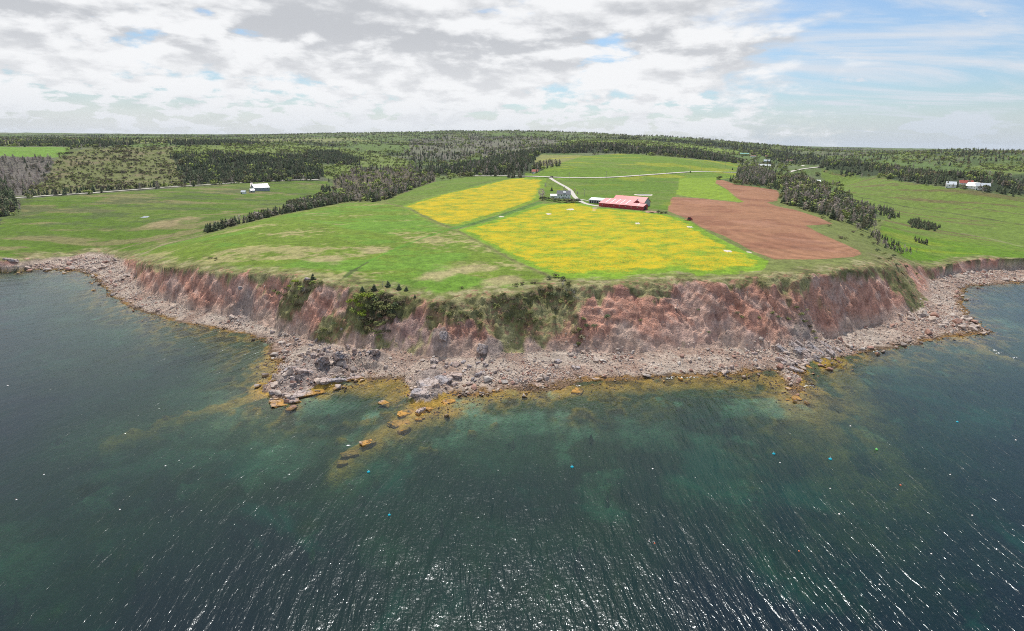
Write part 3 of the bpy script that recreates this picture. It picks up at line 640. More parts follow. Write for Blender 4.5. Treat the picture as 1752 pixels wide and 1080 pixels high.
def fan(V, Fc, *quad):
    b = len(V); V.extend(quad); Fc.append(tuple(range(b, b+len(quad))))
def tube(V, Fc, p, q, r0, r1, n=5):
    p = np.array(p, float); q = np.array(q, float); d = q-p; d /= np.linalg.norm(d)+1e-9
    a = np.cross(d, (0, 0, 1) if abs(d[2]) < .9 else (1, 0, 0)); a /= np.linalg.norm(a); b_ = np.cross(d, a); s = len(V)
    for c, r in ((p, r0), (q, r1)):
        for k in range(n):
            th = 2*math.pi*k/n; V.append(tuple(c+a*math.cos(th)*r+b_*math.sin(th)*r))
    for k in range(n): Fc.append((s+k, s+(k+1) % n, s+n+(k+1) % n, s+n+k))
    Fc.append(tuple(s+n+k for k in range(n)))
def to_mesh(name, V, Fc, mat, smooth=False):
    me = bpy.data.meshes.new(name); me.from_pydata([tuple(v) for v in V], [], Fc); me.materials.append(mat)
    if smooth: me.polygons.foreach_set('use_smooth', [True]*len(me.polygons))
    me.update(); return me
def spruce(seed, tiers=10, k=8, wid=.21, low=.10, gap=.12):
    g = random.Random(seed); V, Fc = [], []
    tube(VT := [], FT := [], (0, 0, 0), (0, 0, .9), .017, .006, 5)
    lean = g.uniform(-.03, .03)
    for i in range(tiers):
        f = i/(tiers-1); z = low+(.96-low)*f; Rr = wid*(1-f)**.85*g.uniform(.8, 1.15)+.018
        kk = max(4, int(k*(1-.45*f))); ph = g.random()*7
        for j in range(kk):
            if g.random() < gap: continue
            th = ph+2*math.pi*j/kk+g.uniform(-.25, .25); r = Rr*g.uniform(.65, 1.2); w2 = math.pi/kk*1.35*r
            c, s = math.cos(th), math.sin(th); zt = z-r*g.uniform(.15, .5); top = z+.10*(1-f*.5)+.02
            fan(V, Fc, (lean*z, 0, top), (c*r*.6-s*w2+lean*z, s*r*.6+c*w2, zt+r*.1), (c*r+lean*z, s*r, zt), (c*r*.6+s*w2+lean*z, s*r*.6-c*w2, zt+r*.1))
    fan(V, Fc, (-.012, 0, .93), (.012, 0, .93), (lean, 0, 1.0)); fan(V, Fc, (0, -.012, .93), (0, .012, .93), (lean, 0, 1.0))
    return to_mesh('trunk', VT, FT, m_bark), to_mesh('crown', V, Fc, m_spruce)
def broadleaf(seed, mat, n=170, leaf=.085, wid=.34, low=.22, squat=1.0):
    g = random.Random(seed); VT, FT, V, Fc = [], [], [], []
    tube(VT, FT, (0, 0, 0), (0, 0, .5), .024, .014)
    cl = []
    for i in range(9):
        th = g.random()*6.3; r = wid*.62*math.sqrt(g.random()); z = g.uniform(low+.12, .86)
        r *= 1-.5*max(0, z-.6)/.3; c = (math.cos(th)*r, math.sin(th)*r, z); cl.append((c, g.uniform(.12, .21)))
        tube(VT, FT, (0, 0, g.uniform(.2, .45)), c, .010, .004, 4)
    for i in range(n):
        (cx, cy, cz), cr = cl[g.randrange(len(cl))]
        u = Vector((g.gauss(0, 1), g.gauss(0, 1), g.gauss(0, 1))).normalized(); rr = cr*g.uniform(.6, 1.08)
        p = Vector((cx, cy, cz))+Vector((u.x*rr, u.y*rr, u.z*rr*.8)); s = leaf*g.uniform(.6, 1.2)
        nrm = (u+Vector((g.uniform(-.5, .5), g.uniform(-.5, .5), g.uniform(0, .7)))).normalized()
        a = nrm.orthogonal().normalized(); a = Matrix.Rotation(g.random()*6.3, 3, nrm)@a; b_ = nrm.cross(a)
        fan(V, Fc, p+a*s, p+b_*s*.8, p-a*s, p-b_*s*.8)
    return to_mesh('trunk', VT, FT, m_bark), to_mesh('crown', V, Fc, mat)
def bare(seed, mat=None, n=46, wid=.26, snag=False):
    g = random.Random(seed); VT, FT, V, Fc = [], [], [], []; mat = mat or m_twig
    tube(VT, FT, (0, 0, 0), (g.uniform(-.03, .03), 0, .97), .017, .004)
    for i in range(n):
        z = g.uniform(.22, .9); th = g.random()*6.3; L = wid*(1.15-z)*g.uniform(.6, 1.3); up = g.uniform(.05, .6)*(0.5 if snag else 1)
        c, s = math.cos(th), math.sin(th); w_ = .020 if snag else .013
        a = (0, 0, z); b_ = (c*L, s*L, z+L*up)
        fan(V, Fc, (-s*w_, c*w_, z), (s*w_, -c*w_, z), b_); fan(V, Fc, (0, 0, z-w_), (0, 0, z+w_), b_)
        if not snag:
            for q in range(3):
                f = g.uniform(.4, .95); p = (c*L*f, s*L*f, z+L*up*f); e = (p[0]+g.uniform(-.09, .09), p[1]+g.uniform(-.09, .09), p[2]+g.uniform(.02, .12))
                fan(V, Fc, (p[0]-.011, p[1], p[2]), (p[0]+.011, p[1], p[2]), e); fan(V, Fc, (p[0], p[1]-.011, p[2]), (p[0], p[1]+.011, p[2]), e)
    return to_mesh('trunk', VT, FT, mat), to_mesh('branches' if snag else 'crown', V, Fc, mat)
def shrub(seed, mat, n=230, leaf=.085):
    g = random.Random(seed); V, Fc = [], []
    cl = [((math.cos(a_ := g.random()*6.3)*(r_ := .42*math.sqrt(g.random())), math.sin(a_)*r_, g.uniform(.16, .55)), g.uniform(.2, .34)) for i in range(7)]
    for i in range(n):
        (cx, cy, cz), cr = cl[g.randrange(7)]
        u = Vector((g.gauss(0, 1), g.gauss(0, 1), abs(g.gauss(.2, 1)))).normalized(); rr = cr*g.uniform(.65, 1.1)
        p = Vector((cx, cy, cz))+u*rr; p.z = max(p.z, .03); s = leaf*g.uniform(.55, 1.2)
        nrm = (u+Vector((g.uniform(-.6, .6), g.uniform(-.6, .6), g.uniform(0, .6)))).normalized()
        a = Matrix.Rotation(g.random()*6.3, 3, nrm)@nrm.orthogonal().normalized(); b_ = nrm.cross(a)
        fan(V, Fc, p+a*s, p+b_*s*.7, p-a*s, p-b_*s*.7)
    return to_mesh('shrub', V, Fc, mat)
KIND = {'spruce': [spruce(1, wid=.27), spruce(2, 11, 7, .22, .16, .2), spruce(3, 9, 9, .33, .06), spruce(4, 10, 7, .26, .18, .25)],
        'leafy': [broadleaf(11, m_leaf), broadleaf(12, m_leaf, wid=.4), broadleaf(13, m_olive)],
        'olive': [broadleaf(14, m_olive, wid=.4), broadleaf(15, m_olive, wid=.45)],
        'bare': [bare(21), bare(22, wid=.34), bare(23, n=60)], 'snag': [bare(31, m_snag, 22, .35, True), bare(32, m_snag, 30, .45, True)]}
SHR = {'olive': [shrub(41, m_olive), shrub(42, m_olive), shrub(45, m_brush)], 'bright': [shrub(43, m_bright), shrub(44, m_leaf)], 'dark': [shrub(46, m_spruce), shrub(47, m_olive)]}
def joined(parts):
    V, Fc, mi, mats, b = [], [], [], [], 0
    for k, me in enumerate(parts):
        V += [tuple(v.co) for v in me.vertices]; Fc += [tuple(i+b for i in p.vertices) for p in me.polygons]; mi += [k]*len(me.polygons); b = len(V); mats.append(me.materials[0])
    me = bpy.data.meshes.new('joined'); me.from_pydata(V, [], Fc)
    for m_ in mats: me.materials.append(m_)
    me.polygons.foreach_set('material_index', mi); me.update(); return me

# rock stuff
rm, t = new_mat('rock')
P = t.n('ShaderNodeNewGeometry').outputs['Position']; oi = t.n('ShaderNodeObjectInfo').outputs['Random']; zz = t.sep(P)[2]
c = t.mix(t.ramp(oi, .1, .9), (.58, .47, .395, 1), (.39, .33, .295, 1)); c = t.mix(t.ramp(t.m('FRACT', t.m('MULTIPLY', oi, 5.7)), .62, .8), c, (.40, .235, .185, 1))
c = t.mix(t.m('MULTIPLY', t.ramp(t.m('FRACT', t.m('MULTIPLY', oi, 13.1)), .8, .9), .8), c, (.56, .51, .46, 1))
c = t.mix(t.m('MULTIPLY', t.ramp(t.noise(P, .5, 5, .65), .48, .62), .5), c, (.24, .17, .15, 1))
wet = t.ramp(t.m('ADD', zz, t.m('MULTIPLY', t.noise(P, .25, 4, .6), -1.6)), .25, -.45)
c = t.mix(t.m('MULTIPLY', wet, .85), c, t.mix(t.ramp(t.noise(P, .12, 4, .6), .45, .6), (.085, .055, .035, 1), (.33, .185, .035, 1)))
c = t.mix(1.0, c, t.n('ShaderNodeCombineColor', Red=(q := t.m('ADD', .6, t.m('MULTIPLY', t.noise(P, 2.2, 4, .7), .8))), Green=q, Blue=q), 'MULTIPLY')
principled(t, c, .85, t.noise(P, 1.8, 5, .7), .5, .7, .25)
def hull(seed, n=15, sx=1, sy=.75, sz=.55):
    g = np.random.default_rng(seed); p = g.normal(size=(n, 3)); p /= np.linalg.norm(p, axis=1)[:, None]; p *= g.uniform(.82, 1, (n, 1)); p *= (sx*.5, sy*.5, sz*.5)
    bm = bmesh.new(); vs_ = [bm.verts.new(v) for v in p]; r = bmesh.ops.convex_hull(bm, input=vs_)
    bmesh.ops.delete(bm, geom=[e for e in set(r['geom_interior']+r['geom_unused']) if isinstance(e, bmesh.types.BMVert)], context='VERTS')
    me = bpy.data.meshes.new('boulder'); bm.to_mesh(me); bm.free(); me.materials.append(rm); return me
ROCKS = [hull(100+i, 12+i % 5, 1, random.uniform(.6, .95), random.uniform(.4, .75)) for i in range(10)]

def scatter(name, protos, pts, size, kindi, label, tilt=0.0, flat=1.0):
    """many small copies as one object; the points carry size, turn and which shape"""
    pts = np.asarray(pts, np.float32); n = len(pts)
    me = bpy.data.meshes.new(name); me.vertices.add(n); me.vertices.foreach_set('co', pts.ravel()); me.update()
    a = me.attributes.new('size', 'FLOAT', 'POINT'); a.data.foreach_set('value', np.asarray(size, np.float32))
    a = me.attributes.new('which', 'INT', 'POINT'); a.data.foreach_set('value', np.asarray(kindi, np.int32))
    rot = np.stack([rng.normal(0, 1, n)*tilt, rng.normal(0, 1, n)*tilt, rng.uniform(0, 6.28, n)], -1).astype(np.float32)
    a = me.attributes.new('turn', 'FLOAT_VECTOR', 'POINT'); a.data.foreach_set('vector', rot.ravel())
    o = link(name, me, kind='stuff', label=label)
    ng = bpy.data.node_groups.new(name, 'GeometryNodeTree'); ng.interface.new_socket('Geometry', in_out='INPUT', socket_type='NodeSocketGeometry'); ng.interface.new_socket('Geometry', in_out='OUTPUT', socket_type='NodeSocketGeometry')
    N, L = ng.nodes, ng.links; gi = N.new('NodeGroupInput'); go = N.new('NodeGroupOutput'); jn = N.new('GeometryNodeJoinGeometry')
    def named(nm, ty):
        q = N.new('GeometryNodeInputNamedAttribute'); q.data_type = ty; q.inputs[0].default_value = nm; return [x for x in q.outputs if x.enabled and x.name == 'Attribute'][0]
    wh, sz, tn = named('which', 'INT'), named('size', 'FLOAT'), named('turn', 'FLOAT_VECTOR')
    e2r = N.new('FunctionNodeEulerToRotation'); L.new(tn, e2r.inputs[0])
    for k, pm in enumerate(protos):
        po = bpy.data.objects.new('source', pm)
        oi_ = N.new('GeometryNodeObjectInfo'); oi_.inputs[0].default_value = po
        if 'As Instance' in oi_.inputs: oi_.inputs['As Instance'].default_value = True
        cmp_ = N.new('FunctionNodeCompare'); cmp_.data_type = 'INT'; cmp_.operation = 'EQUAL'
        ii = [x for x in cmp_.inputs if x.enabled]; L.new(wh, ii[0]); ii[1].default_value = k
        ip = N.new('GeometryNodeInstanceOnPoints'); L.new(gi.outputs[0], ip.inputs['Points']); L.new(cmp_.outputs[0], ip.inputs['Selection']); L.new(oi_.outputs['Geometry'], ip.inputs['Instance'])
        L.new(e2r.outputs[0], ip.inputs['Rotation']); L.new(sz, ip.inputs['Scale']); L.new(ip.outputs[0], jn.inputs[0])
    L.new(jn.outputs[0], go.inputs[0]); md = o.modifiers.new('scatter', 'NODES'); md.node_group = ng; return o

def sample_poly(pts, per, hole=None, n_max=20000):
    P = gpoly(pts); x0, y0 = P.min(0); x1, y1 = P.max(0)
    ar = abs(np.sum(P[:, 0]*np.roll(P[:, 1], -1)-P[:, 1]*np.roll(P[:, 0], -1)))/2; n = int(min(ar*per, n_max))
    out = np.zeros((0, 2))
    while len(out) < n:
        q = rng.uniform((x0, y0), (x1, y1), (max(n, 50)*2, 2)); out = np.vstack([out, q[inside(q[:, 0], q[:, 1], P)]])
    return out[:n]
TREES = []   # x, y, kind, variant, height, region
REG = {}
def grow(reg, label, pts, per, mix, h0, h1):
    REG[reg] = label; q = sample_poly(pts, per)
    if reg == 'far': q = q+np.stack([fbm(q[:, 0]/45, q[:, 1]/45, 3, 711), fbm(q[:, 0]/45, q[:, 1]/45, 3, 719)], -1)*np.clip(np.hypot(q[:, 0], q[:, 1])/75, 5, 22)[:, None]*(mix.get('leafy', 0) < 2)
    if 'olive' in mix and mix['olive'] > .5: q = q[fbm(q[:, 0]/26, q[:, 1]/26, 3, 701)+.5*fbm(q[:, 0]/7, q[:, 1]/7, 2, 703) > rng.uniform(-.9, .35, len(q))]
    ks = list(mix); pr = np.array([mix[k] for k in ks]); pr = pr/pr.sum()
    for (x, y), k in zip(q, rng.choice(len(ks), len(q), p=pr)):
        kd = ks[k]; TREES.append((x, y, kd, int(rng.integers(len(KIND[kd]))), float(rng.uniform(h0, h1)*(1 if kd != 'leafy' else .8)), reg))
def band(line, wpx=0):   # strip of ground along a line of photo points
    return line+[(x, y-wpx) for x, y in reversed(line)]
grow('hedge', 'in the straggling tree line behind the headland field', band([(345,400),(372,395),(400,387),(440,377),(470,370),(520,360),(560,352),(592,345)], 4.0), .065, {'spruce': .8, 'bare': .2}, 5, 8.5)
grow('copse', 'in the thick dark line by the valley mouth', [(480,366),(500,353),(545,341),(590,337),(596,346),(560,352),(520,361)], .035, {'spruce': .85, 'bare': .15}, 6.5, 10)
grow('scrubrow', 'in the short row above the sandy bank', [(486,350),(520,343),(522,347),(490,354)], .04, {'spruce': .6, 'olive': .4}, 4, 6)
grow('edgeclump', 'in the clump right of the grey barn', [(548,322),(563,321),(567,330),(552,330)], .03, {'spruce': 1}, 6, 8)
grow('valley', 'in the brown wooded valley behind the yellow field', W_valley, .016, {'bare': .70, 'spruce': .12, 'leafy': .18}, 5, 10)
grow('valleyedge', 'at the dark lower edge of the wooded valley', [(600,346),(652,345),(700,326),(742,311),(742,305),(695,317),(650,334),(600,338)], .022, {'spruce': .8, 'bare': .2}, 6, 10)
grow('clump', 'in the clump above the ploughed field', [(1258,308),(1262,292),(1300,290),(1325,300),(1328,320),(1295,317),(1262,314)], .028, {'spruce': .5, 'bare': .5}, 7, 10.5)
grow('belt', 'in the belt right of the ploughed field', [(1336,318),(1345,302),(1370,302),(1400,320),(1440,340),(1480,356),(1500,374),(1497,392),(1470,396),(1430,377),(1400,368),(1362,355),(1334,348),(1338,338)], .022, {'spruce': .50, 'bare': .38, 'leafy': .12}, 5.5, 12.5)
grow('village', 'among the scattered houses near the road bend', [(1262,294),(1275,284),(1300,287),(1345,286),(1350,296),(1320,300)], .010, {'spruce': .5, 'leafy': .35, 'bare': .15}, 5, 9)
grow('gully', 'on the gully slope above the right cove', [(1484,396),(1500,399),(1520,412),(1562,430),(1558,440),(1530,430),(1500,420)], .05, {'spruce': .45, 'bare': .55}, 3, 5)
grow('island', 'in the isolated clump on the right meadow', [(1552,380),(1570,378),(1608,390),(1600,396),(1560,390)], .11, {'spruce': 1}, 3.5, 5.5)
grow('islet', 'in the smallest clump above the right cove', [(1562,409),(1587,415),(1586,420),(1566,414)], .14, {'spruce': 1}, 3, 4.2)
grow('corner', 'in the clump ending the tree belt', [(1500,360),(1516,358),(1540,372),(1520,376)], .035, {'spruce': .9, 'bare': .1}, 5, 8)
grow('leftedge', 'in the wood ending the coast road', [(-60,300),(2,312),(26,338),(30,362),(8,372),(-60,376)], .03, {'spruce': 1}, 8, 13)
grow('hillclump', 'in the clump behind the white cottage', [(912,284),(956,278),(960,284),(940,288),(918,291)], .02, {'spruce': .5, 'bare': .5}, 7, 10)
far_regs = []
def far_grow(pts, per, mix, h0, h1):
    REG['far'] = ''; n0 = len(TREES); grow('far', '', pts, per, mix, h0, h1)
far_grow(W_dark1, .020, {'spruce': .95, 'leafy': .05}, 9, 14); far_grow(W_dark2, .018, {'spruce': 1}, 9, 13)
far_grow(W_dark3, .014, {'spruce': .88, 'bare': .1, 'leafy': .02}, 9, 14); far_grow(W_dark4, .006, {'spruce': .9, 'leafy': .1}, 9, 14)
far_grow(W_dark5, .018, {'spruce': .85, 'bare': .08, 'leafy': .07}, 8, 12)
far_grow(W_grey, .015, {'bare': .9, 'spruce': .1}, 7, 11); far_grow(W_scrub, .024, {'olive': .55, 'leafy': .25, 'spruce': .06, 'bare': .14}, 2.0, 4.2)
far_grow(band([(45,336),(150,329),(300,318),(430,310),(520,306)], 3), .02, {'spruce': .8, 'olive': .2}, 4, 8)
far_grow(W_lite, .005, {'leafy': 1}, 3, 6); far_grow(W_leaf1, .006, {'leafy': .93, 'spruce': .03, 'bare': .04}, 3, 6.5); far_grow(W_leaf2, .009, {'leafy': .94, 'spruce': .06}, 3, 7); far_grow(W_leaf3, .010, {'leafy': 1}, 3, 6); far_grow(W_dark6, .012, {'spruce': 1}, 8, 12); far_grow(W_dark7, .010, {'spruce': 1}, 8, 13); far_grow(W_lav, .0010, {'bare': .6, 'spruce': .3, 'leafy': .1}, 9, 13)
# everywhere else in the woods
dA = np.gradient(AZ)[:, None]*GR*np.gradient(rs)[None, :]
cand = (woodm > 0) & (GR > 800) & (GR < 5200) & (np.abs(np.degrees(np.arctan2(GX, GY))) < 50) & ~m_dk & ~m_scrub & ~m_grey & ~m_val & ~m_lite & ~m_leaf_
rho = .0075*(900/GR)**1.15
wgt = np.where(cand, dA*rho, 0).ravel(); tot = wgt.sum(); nfar = int(min(tot, 62000)); print('far trees', tot, nfar)
pick = rng.choice(wgt.size, nfar, p=wgt/tot); ja = pick//NR; jr = pick % NR
fx = GX.ravel()[pick]; fy = GY.ravel()[pick]; rr_ = np.hypot(fx, fy); aa_ = np.arctan2(fx, fy)+rng.uniform(-.5, .5, nfar)*.0026; rr_ = rr_*(1+rng.uniform(-.5, .5, nfar)*.008)
fx, fy = rr_*np.sin(aa_), rr_*np.cos(aa_); k1, k2 = N1.ravel()[pick], N2.ravel()[pick]
lavd = m_lav.ravel()[pick]; dark = ss(k1*.6+k2*.9, -.05, .35); meadow = 1-ss(k1+.3*k2, -.35, -.1)
for i in range(nfar):
    u = rng.random()
    if rng.random() < meadow[i]*.85: continue
    kd = 'spruce' if u < .03+.75*dark[i]**2 else ('bare' if u > .86-.25*lavd[i] else 'leafy')
    TREES.append((fx[i], fy[i], kd, int(rng.integers(len(KIND[kd]))), float(rng.uniform(6, 12) if kd != 'leafy' else rng.uniform(3.5, 7.5)), 'far'))
# single trees
for px, py, kd, h, lb in [(1281,292,'spruce',9,'round dark spruce beside the road above the ploughed field'), (1272,292,'spruce',8,'dark spruce standing left of its partner by the upper road'), (1253,291,'spruce',5,'small dark spruce alone in the green field by the upper road'),
        (1181,295.5,'spruce',4,'small dark spruce beside the utility pole on the farm road'), (1446,302,'spruce',5,'lone small spruce at the top of the right meadow'), (1410,294,'spruce',4,'tiny spruce by the road bend on the right'),
        (1420,297,'spruce',3.5,'tiny spruce just right of the road bend'), (928,342,'bare',13,'tall thin bare tree at the left end of the farmhouse hedge'), (924,339,'bare',11,'second thin bare tree left of the farmhouse'),
        (965,330,'bare',8,'bare spreading tree behind the farmhouse roof'), (944,327,'spruce',6,'dark tree in the yard left of the farmhouse'), (983,330,'bare',6,'leafless roadside tree right of the farmhouse lane'), (988,334,'bare',5,'low bare tree by the bend in the farm lane')]:
    g = ground(px, py)[0]; REG[lb] = lb; TREES.append((g[0], g[1], kd, 0, h, lb))
tx = np.array([q[0] for q in TREES]); ty = np.array([q[1] for q in TREES]); tz = hgt(tx, ty); th_ = np.array([q[4] for q in TREES])
app = th_/np.hypot(tx, ty); vx, vy, vf = project(tx, ty, tz); inview = (vx > -5) & (vx < 1757) & (vf > 0) & (tz > .5)
kinds = np.array([q[2] for q in TREES]); regs = [q[5] for q in TREES]
chosen = np.zeros(len(TREES), bool)
for kd, lim in (('spruce', 300), ('bare', 210), ('leafy', 30), ('olive', 12)):
    idx = np.where((kinds == kd) & inview & (np.array([r_ != 'far' for r_ in regs])))[0]; idx = idx[np.argsort(-app[idx])][:lim]; chosen[idx] = True
chosen |= np.array([r_ not in ('far',) and len(r_) > 12 for r_ in regs])
NAME = {'spruce': ('spruce_tree', 'spruce', 'dark spruce'), 'bare': ('bare_tree', 'bare tree', 'leafless tree'), 'leafy': ('leafy_tree', 'tree', 'pale green tree'), 'olive': ('scrub_tree', 'tree', 'olive green tree'), 'snag': ('dead_tree', 'dead tree', 'Silver dead tree')}
def plant_tree(x, y, z, kd, var, h, label, group=None, wide=1.0, tilt=0):
    nm, cat, _ = NAME[kd]; o = bpy.data.objects.new(nm, None); COL.objects.link(o); o.empty_display_size = .5
    o.location = (x, y, z-.1); o.scale = (h*wide, h*wide, h); o.rotation_euler = (tilt, tilt*.5, random.uniform(0, 6.28)); o['label'] = label[0].upper()+label[1:]; o['category'] = cat
    if group: o['group'] = group
    tm, cm = KIND[kd][var]; link('trunk', tm, o); link('snag_branch' if kd == 'snag' else 'crown', cm, o); return o
AA = np.arctan2(tx, ty); RI = {r_: np.where(np.array(regs) == r_)[0] for r_ in set(regs)}
for i in np.where(chosen)[0]:
    x, y, kd, var, h, reg = TREES[i]
    if len(reg) > 12: plant_tree(x, y, tz[i], kd, var, h, reg, wide=1.5 if kd == 'spruce' else 1.2)
    else:
        lo_, hi_ = np.percentile(th_[RI[reg]], (33, 67)); sz_ = 'Short' if h < lo_ else 'Tall' if h > hi_ else 'Middling'
        a_ = math.atan2(x, y); aq = np.percentile(AA[RI[reg]], (20, 40, 60, 80)); wh_ = ('left end', 'mid left', 'middle', 'mid right', 'right end')[int(np.searchsorted(aq, a_))]; wh_ = ('front ' if math.hypot(x, y) < np.median(np.hypot(tx, ty)[RI[reg]][np.abs(AA[RI[reg]]-a_) < .04]) else 'back ')+wh_
        plant_tree(x, y, tz[i], kd, var, h, f"{sz_} {NAME[kd][2]}, {wh_}, {REG[reg]}", f"{NAME[kd][1]}s {REG[reg]}", wide=random.uniform(1.6, 2.2) if reg in ('island', 'islet', 'gully', 'corner', 'hedge') else random.uniform(1.05, 1.6))
dome = [shrub(61, m_leaf, 120, .13), shrub(62, m_leaf, 120, .13), shrub(63, m_olive, 120, .13), shrub(64, m_olive, 120, .13), shrub(65, m_brush, 90, .13)]
protos = [joined(p) for p in KIND['spruce']] + dome + [joined(p) for p in KIND['bare']]; off = {'spruce': 0, 'leafy': 4, 'olive': 7, 'bare': 9}
for nm, kds, lb in (('distant_spruce_wood', ('spruce',), 'dark spruce woods across the far hills'), ('distant_leafy_wood', ('leafy', 'olive'), 'pale green and olive woods and scrub on the far land'), ('distant_bare_wood', ('bare',), 'grey leafless woods on the far slopes')):
    idx = [i for i in range(len(TREES)) if not chosen[i] and kinds[i] in kds]; base_ = off[kds[0]]; np_ = [k for k in range(len(protos)) if any(off[k2] <= k < off[k2]+len(KIND[k2]) for k2 in kds)]
    scatter(nm, [protos[k] for k in np_], np.stack([tx[idx], ty[idx], tz[idx]-.1], -1), th_[idx]*(1.35 if nm == 'distant_leafy_wood' else 1.0), [np_.index(off[kinds[i]]+TREES[i][3]) for i in idx], lb, .03)
print('trees', len(TREES), chosen.sum())
# ------------------------------------------------------------------ boulders on the shore
dA_ = dA; vxg, vyg, vfg = project(GX, GY, GZ)
vis = (vfg > 0) & (vxg > -30) & (vxg < 1782)
wr_ = np.where((GC == 1) & vis, 1.0, 0) + np.where((GC == 2) & vis & (Gt < .22), .45*(1-Gt/.22), 0) + np.where((GC == 2) & vis & (Gt < .7), .035, 0) + np.where((GC == 0) & vis & (dep < .8) & (GW < 14), .30, 0)
wr_ = wr_*dA_*(.5+ss(fbm(GX/11, GY/11, 3, 501), -.3, .5)); wr_ = wr_.ravel(); NB = 30000
pick = rng.choice(wr_.size, NB, p=wr_/wr_.sum()); bx_ = GX.ravel()[pick]; by_ = GY.ravel()[pick]
bx_ = bx_+rng.uniform(-.5, .5, NB); by_ = by_+rng.uniform(-.5, .5, NB); bz_ = hgt(bx_, by_)
bs = .42*(1-rng.random(NB))**(-.36); bs = np.clip(bs, .4, 3.2)*np.where(GC.ravel()[pick] == 2, .8, 1)*(1+.6*ss(-fbm(bx_/25, by_/25, 3, 511), .1, .5))
bs = bs*(1+.25*(np.hypot(bx_, by_) > 380))
bk = rng.integers(0, 10, NB); order = np.argsort(-bs/np.hypot(bx_, by_)); bpx, _bp, _ = project(bx_, by_, bz_)
big = order[:300]
def shore_label(px, z):
    a = 'on the stony curve of the left cove' if px < 300 else 'on the pale shingle under the left red cliff' if px < 470 else 'among the slabs of the left rocky point' if px < 690 else 'around the rounded central outcrop' if px < 800 else 'on the rubble left of the central beach' if px < 1000 else 'on the pale beach below the dandelion field' if px < 1320 else 'on the tilted ledges of the right point' if px < 1460 else 'on the beach below the right red cliff' if px < 1600 else 'on the right cove beach'
    return a
cntr = {}
for i in big:
    o = link('boulder', ROCKS[bk[i]]); s = bs[i]*1.05; o.location = (bx_[i], by_[i], bz_[i]+s*.12); o.scale = (s, s, s); o.rotation_euler = (rng.normal()*.25, rng.normal()*.25, rng.uniform(0, 6.28))
    zz_ = bz_[i]; tone = 'Wet weedy' if zz_ < .25 else 'Dark damp' if zz_ < 1.0 else 'Dry pale'
    dm = 'large' if s > 2.4 else 'medium' if s > 1.7 else 'small'; pos = shore_label(bpx[i], zz_)
    edge_ = 'at the water edge' if zz_ < .5 else 'high up' if zz_ > 2.6 else 'halfway up'
    o['label'] = f"{tone} {dm} boulder {edge_}, {pos.replace('among the slabs of the', 'among the').replace('on the pale shingle', 'shingle').replace('below the dandelion field', 'under the dandelions')}"; o['category'] = 'boulder'; o['group'] = 'boulders '+pos
rest = order[300:]
scatter('shore_stones', ROCKS, np.stack([bx_, by_, bz_+bs*.1], -1)[rest], bs[rest], bk[rest], 'countless pale and brown stones covering the beach', .3)

om, t = new_mat('outcrop_rock')
P = t.n('ShaderNodeNewGeometry').outputs['Position']; oi = t.n('ShaderNodeObjectInfo').outputs['Random']; zz = t.sep(P)[2]
c = t.mix(oi, (.50, .42, .385, 1), (.42, .31, .27, 1)); c = t.mix(t.ramp(t.noise(P, .22, 4, .6), .45, .6), c, (.36, .33, .34, 1))
ve = t.n('ShaderNodeTexVoronoi', {'feature': 'DISTANCE_TO_EDGE'}, Vector=t.vec(*[t.m('ADD', t.sep(P)[k], t.m('MULTIPLY', t.noise(P, .6+.1*k, 3, .6), 1.6)) for k in range(3)]), Scale=.42)
crk = t.m('SUBTRACT', 1.0, t.ramp(ve.outputs[0], .0, .07)); c = t.mix(t.m('MULTIPLY', crk, .75), c, (.10, .075, .065, 1))
wet = t.ramp(t.m('ADD', zz, t.m('MULTIPLY', t.noise(P, .25, 4, .6), -1.4)), .45, -.35)
c = t.mix(t.m('MULTIPLY', wet, .9), c, t.mix(t.ramp(t.noise(P, .4, 4, .6), .35, .5), (.13, .075, .03, 1), (.48, .25, .04, 1)))
c = t.mix(1.0, c, t.n('ShaderNodeCombineColor', Red=(q := t.m('ADD', .65, t.m('MULTIPLY', t.noise(P, 1.6, 5, .7), .7))), Green=q, Blue=q), 'MULTIPLY')
principled(t, c, .85, t.m('SUBTRACT', t.noise(P, 1.3, 5, .7), t.m('MULTIPLY', crk, .6)), .6, .8, .25)
def facet_rock(seed, sub=4, planes=14, rough=.05, lx=1, ly=.7, lz=.5, layers=0):
    bm = bmesh.new(); bmesh.ops.create_icosphere(bm, subdivisions=sub, radius=1.0); g = np.random.default_rng(seed)
    n = g.normal(size=(planes, 3)); n[:, 2] = n[:, 2]*.8+.25; d = g.uniform(.72, .98, planes)
    n[:6] = np.array([(1,0,0),(-1,0,0),(0,1,0),(0,-1,0),(0,0,1),(0,0,-1)])+g.normal(size=(6, 3))*.16; d[:6] = g.uniform(.50, .66, 6); n /= np.linalg.norm(n, axis=1)[:, None]
    V = np.array([v.co for v in bm.verts]); dots = V@n.T; rr = np.where(dots > .05, d/np.maximum(dots, .05), 9).min(1); rr = np.minimum(rr, 1.15)
    P3 = V*rr[:, None]; P3 = P3+V*(fbm(V[:, 0]*2+V[:, 2]*3, V[:, 1]*2-V[:, 2], 4, seed)*rough)[:, None]
    cr = np.abs(fbm(P3[:, 0]*1.3+seed, P3[:, 1]*1.3+P3[:, 2], 3, seed+5)); P3 = P3-V*(np.exp(-(cr/.05)**2)*.07)[:, None]
    if layers:
        q = (P3[:, 2]*.8+P3[:, 1]*.6)*layers; f = q-np.floor(q); P3 = P3*(1+.05*(f > .5))[:, None]
    for v, c_ in zip(bm.verts, P3): v.co = (c_[0]*lx*.5, c_[1]*ly*.5, c_[2]*lz*.5)
    me = bpy.data.meshes.new('rock_outcrop'); bm.to_mesh(me); bm.free(); me.materials.append(om); return me
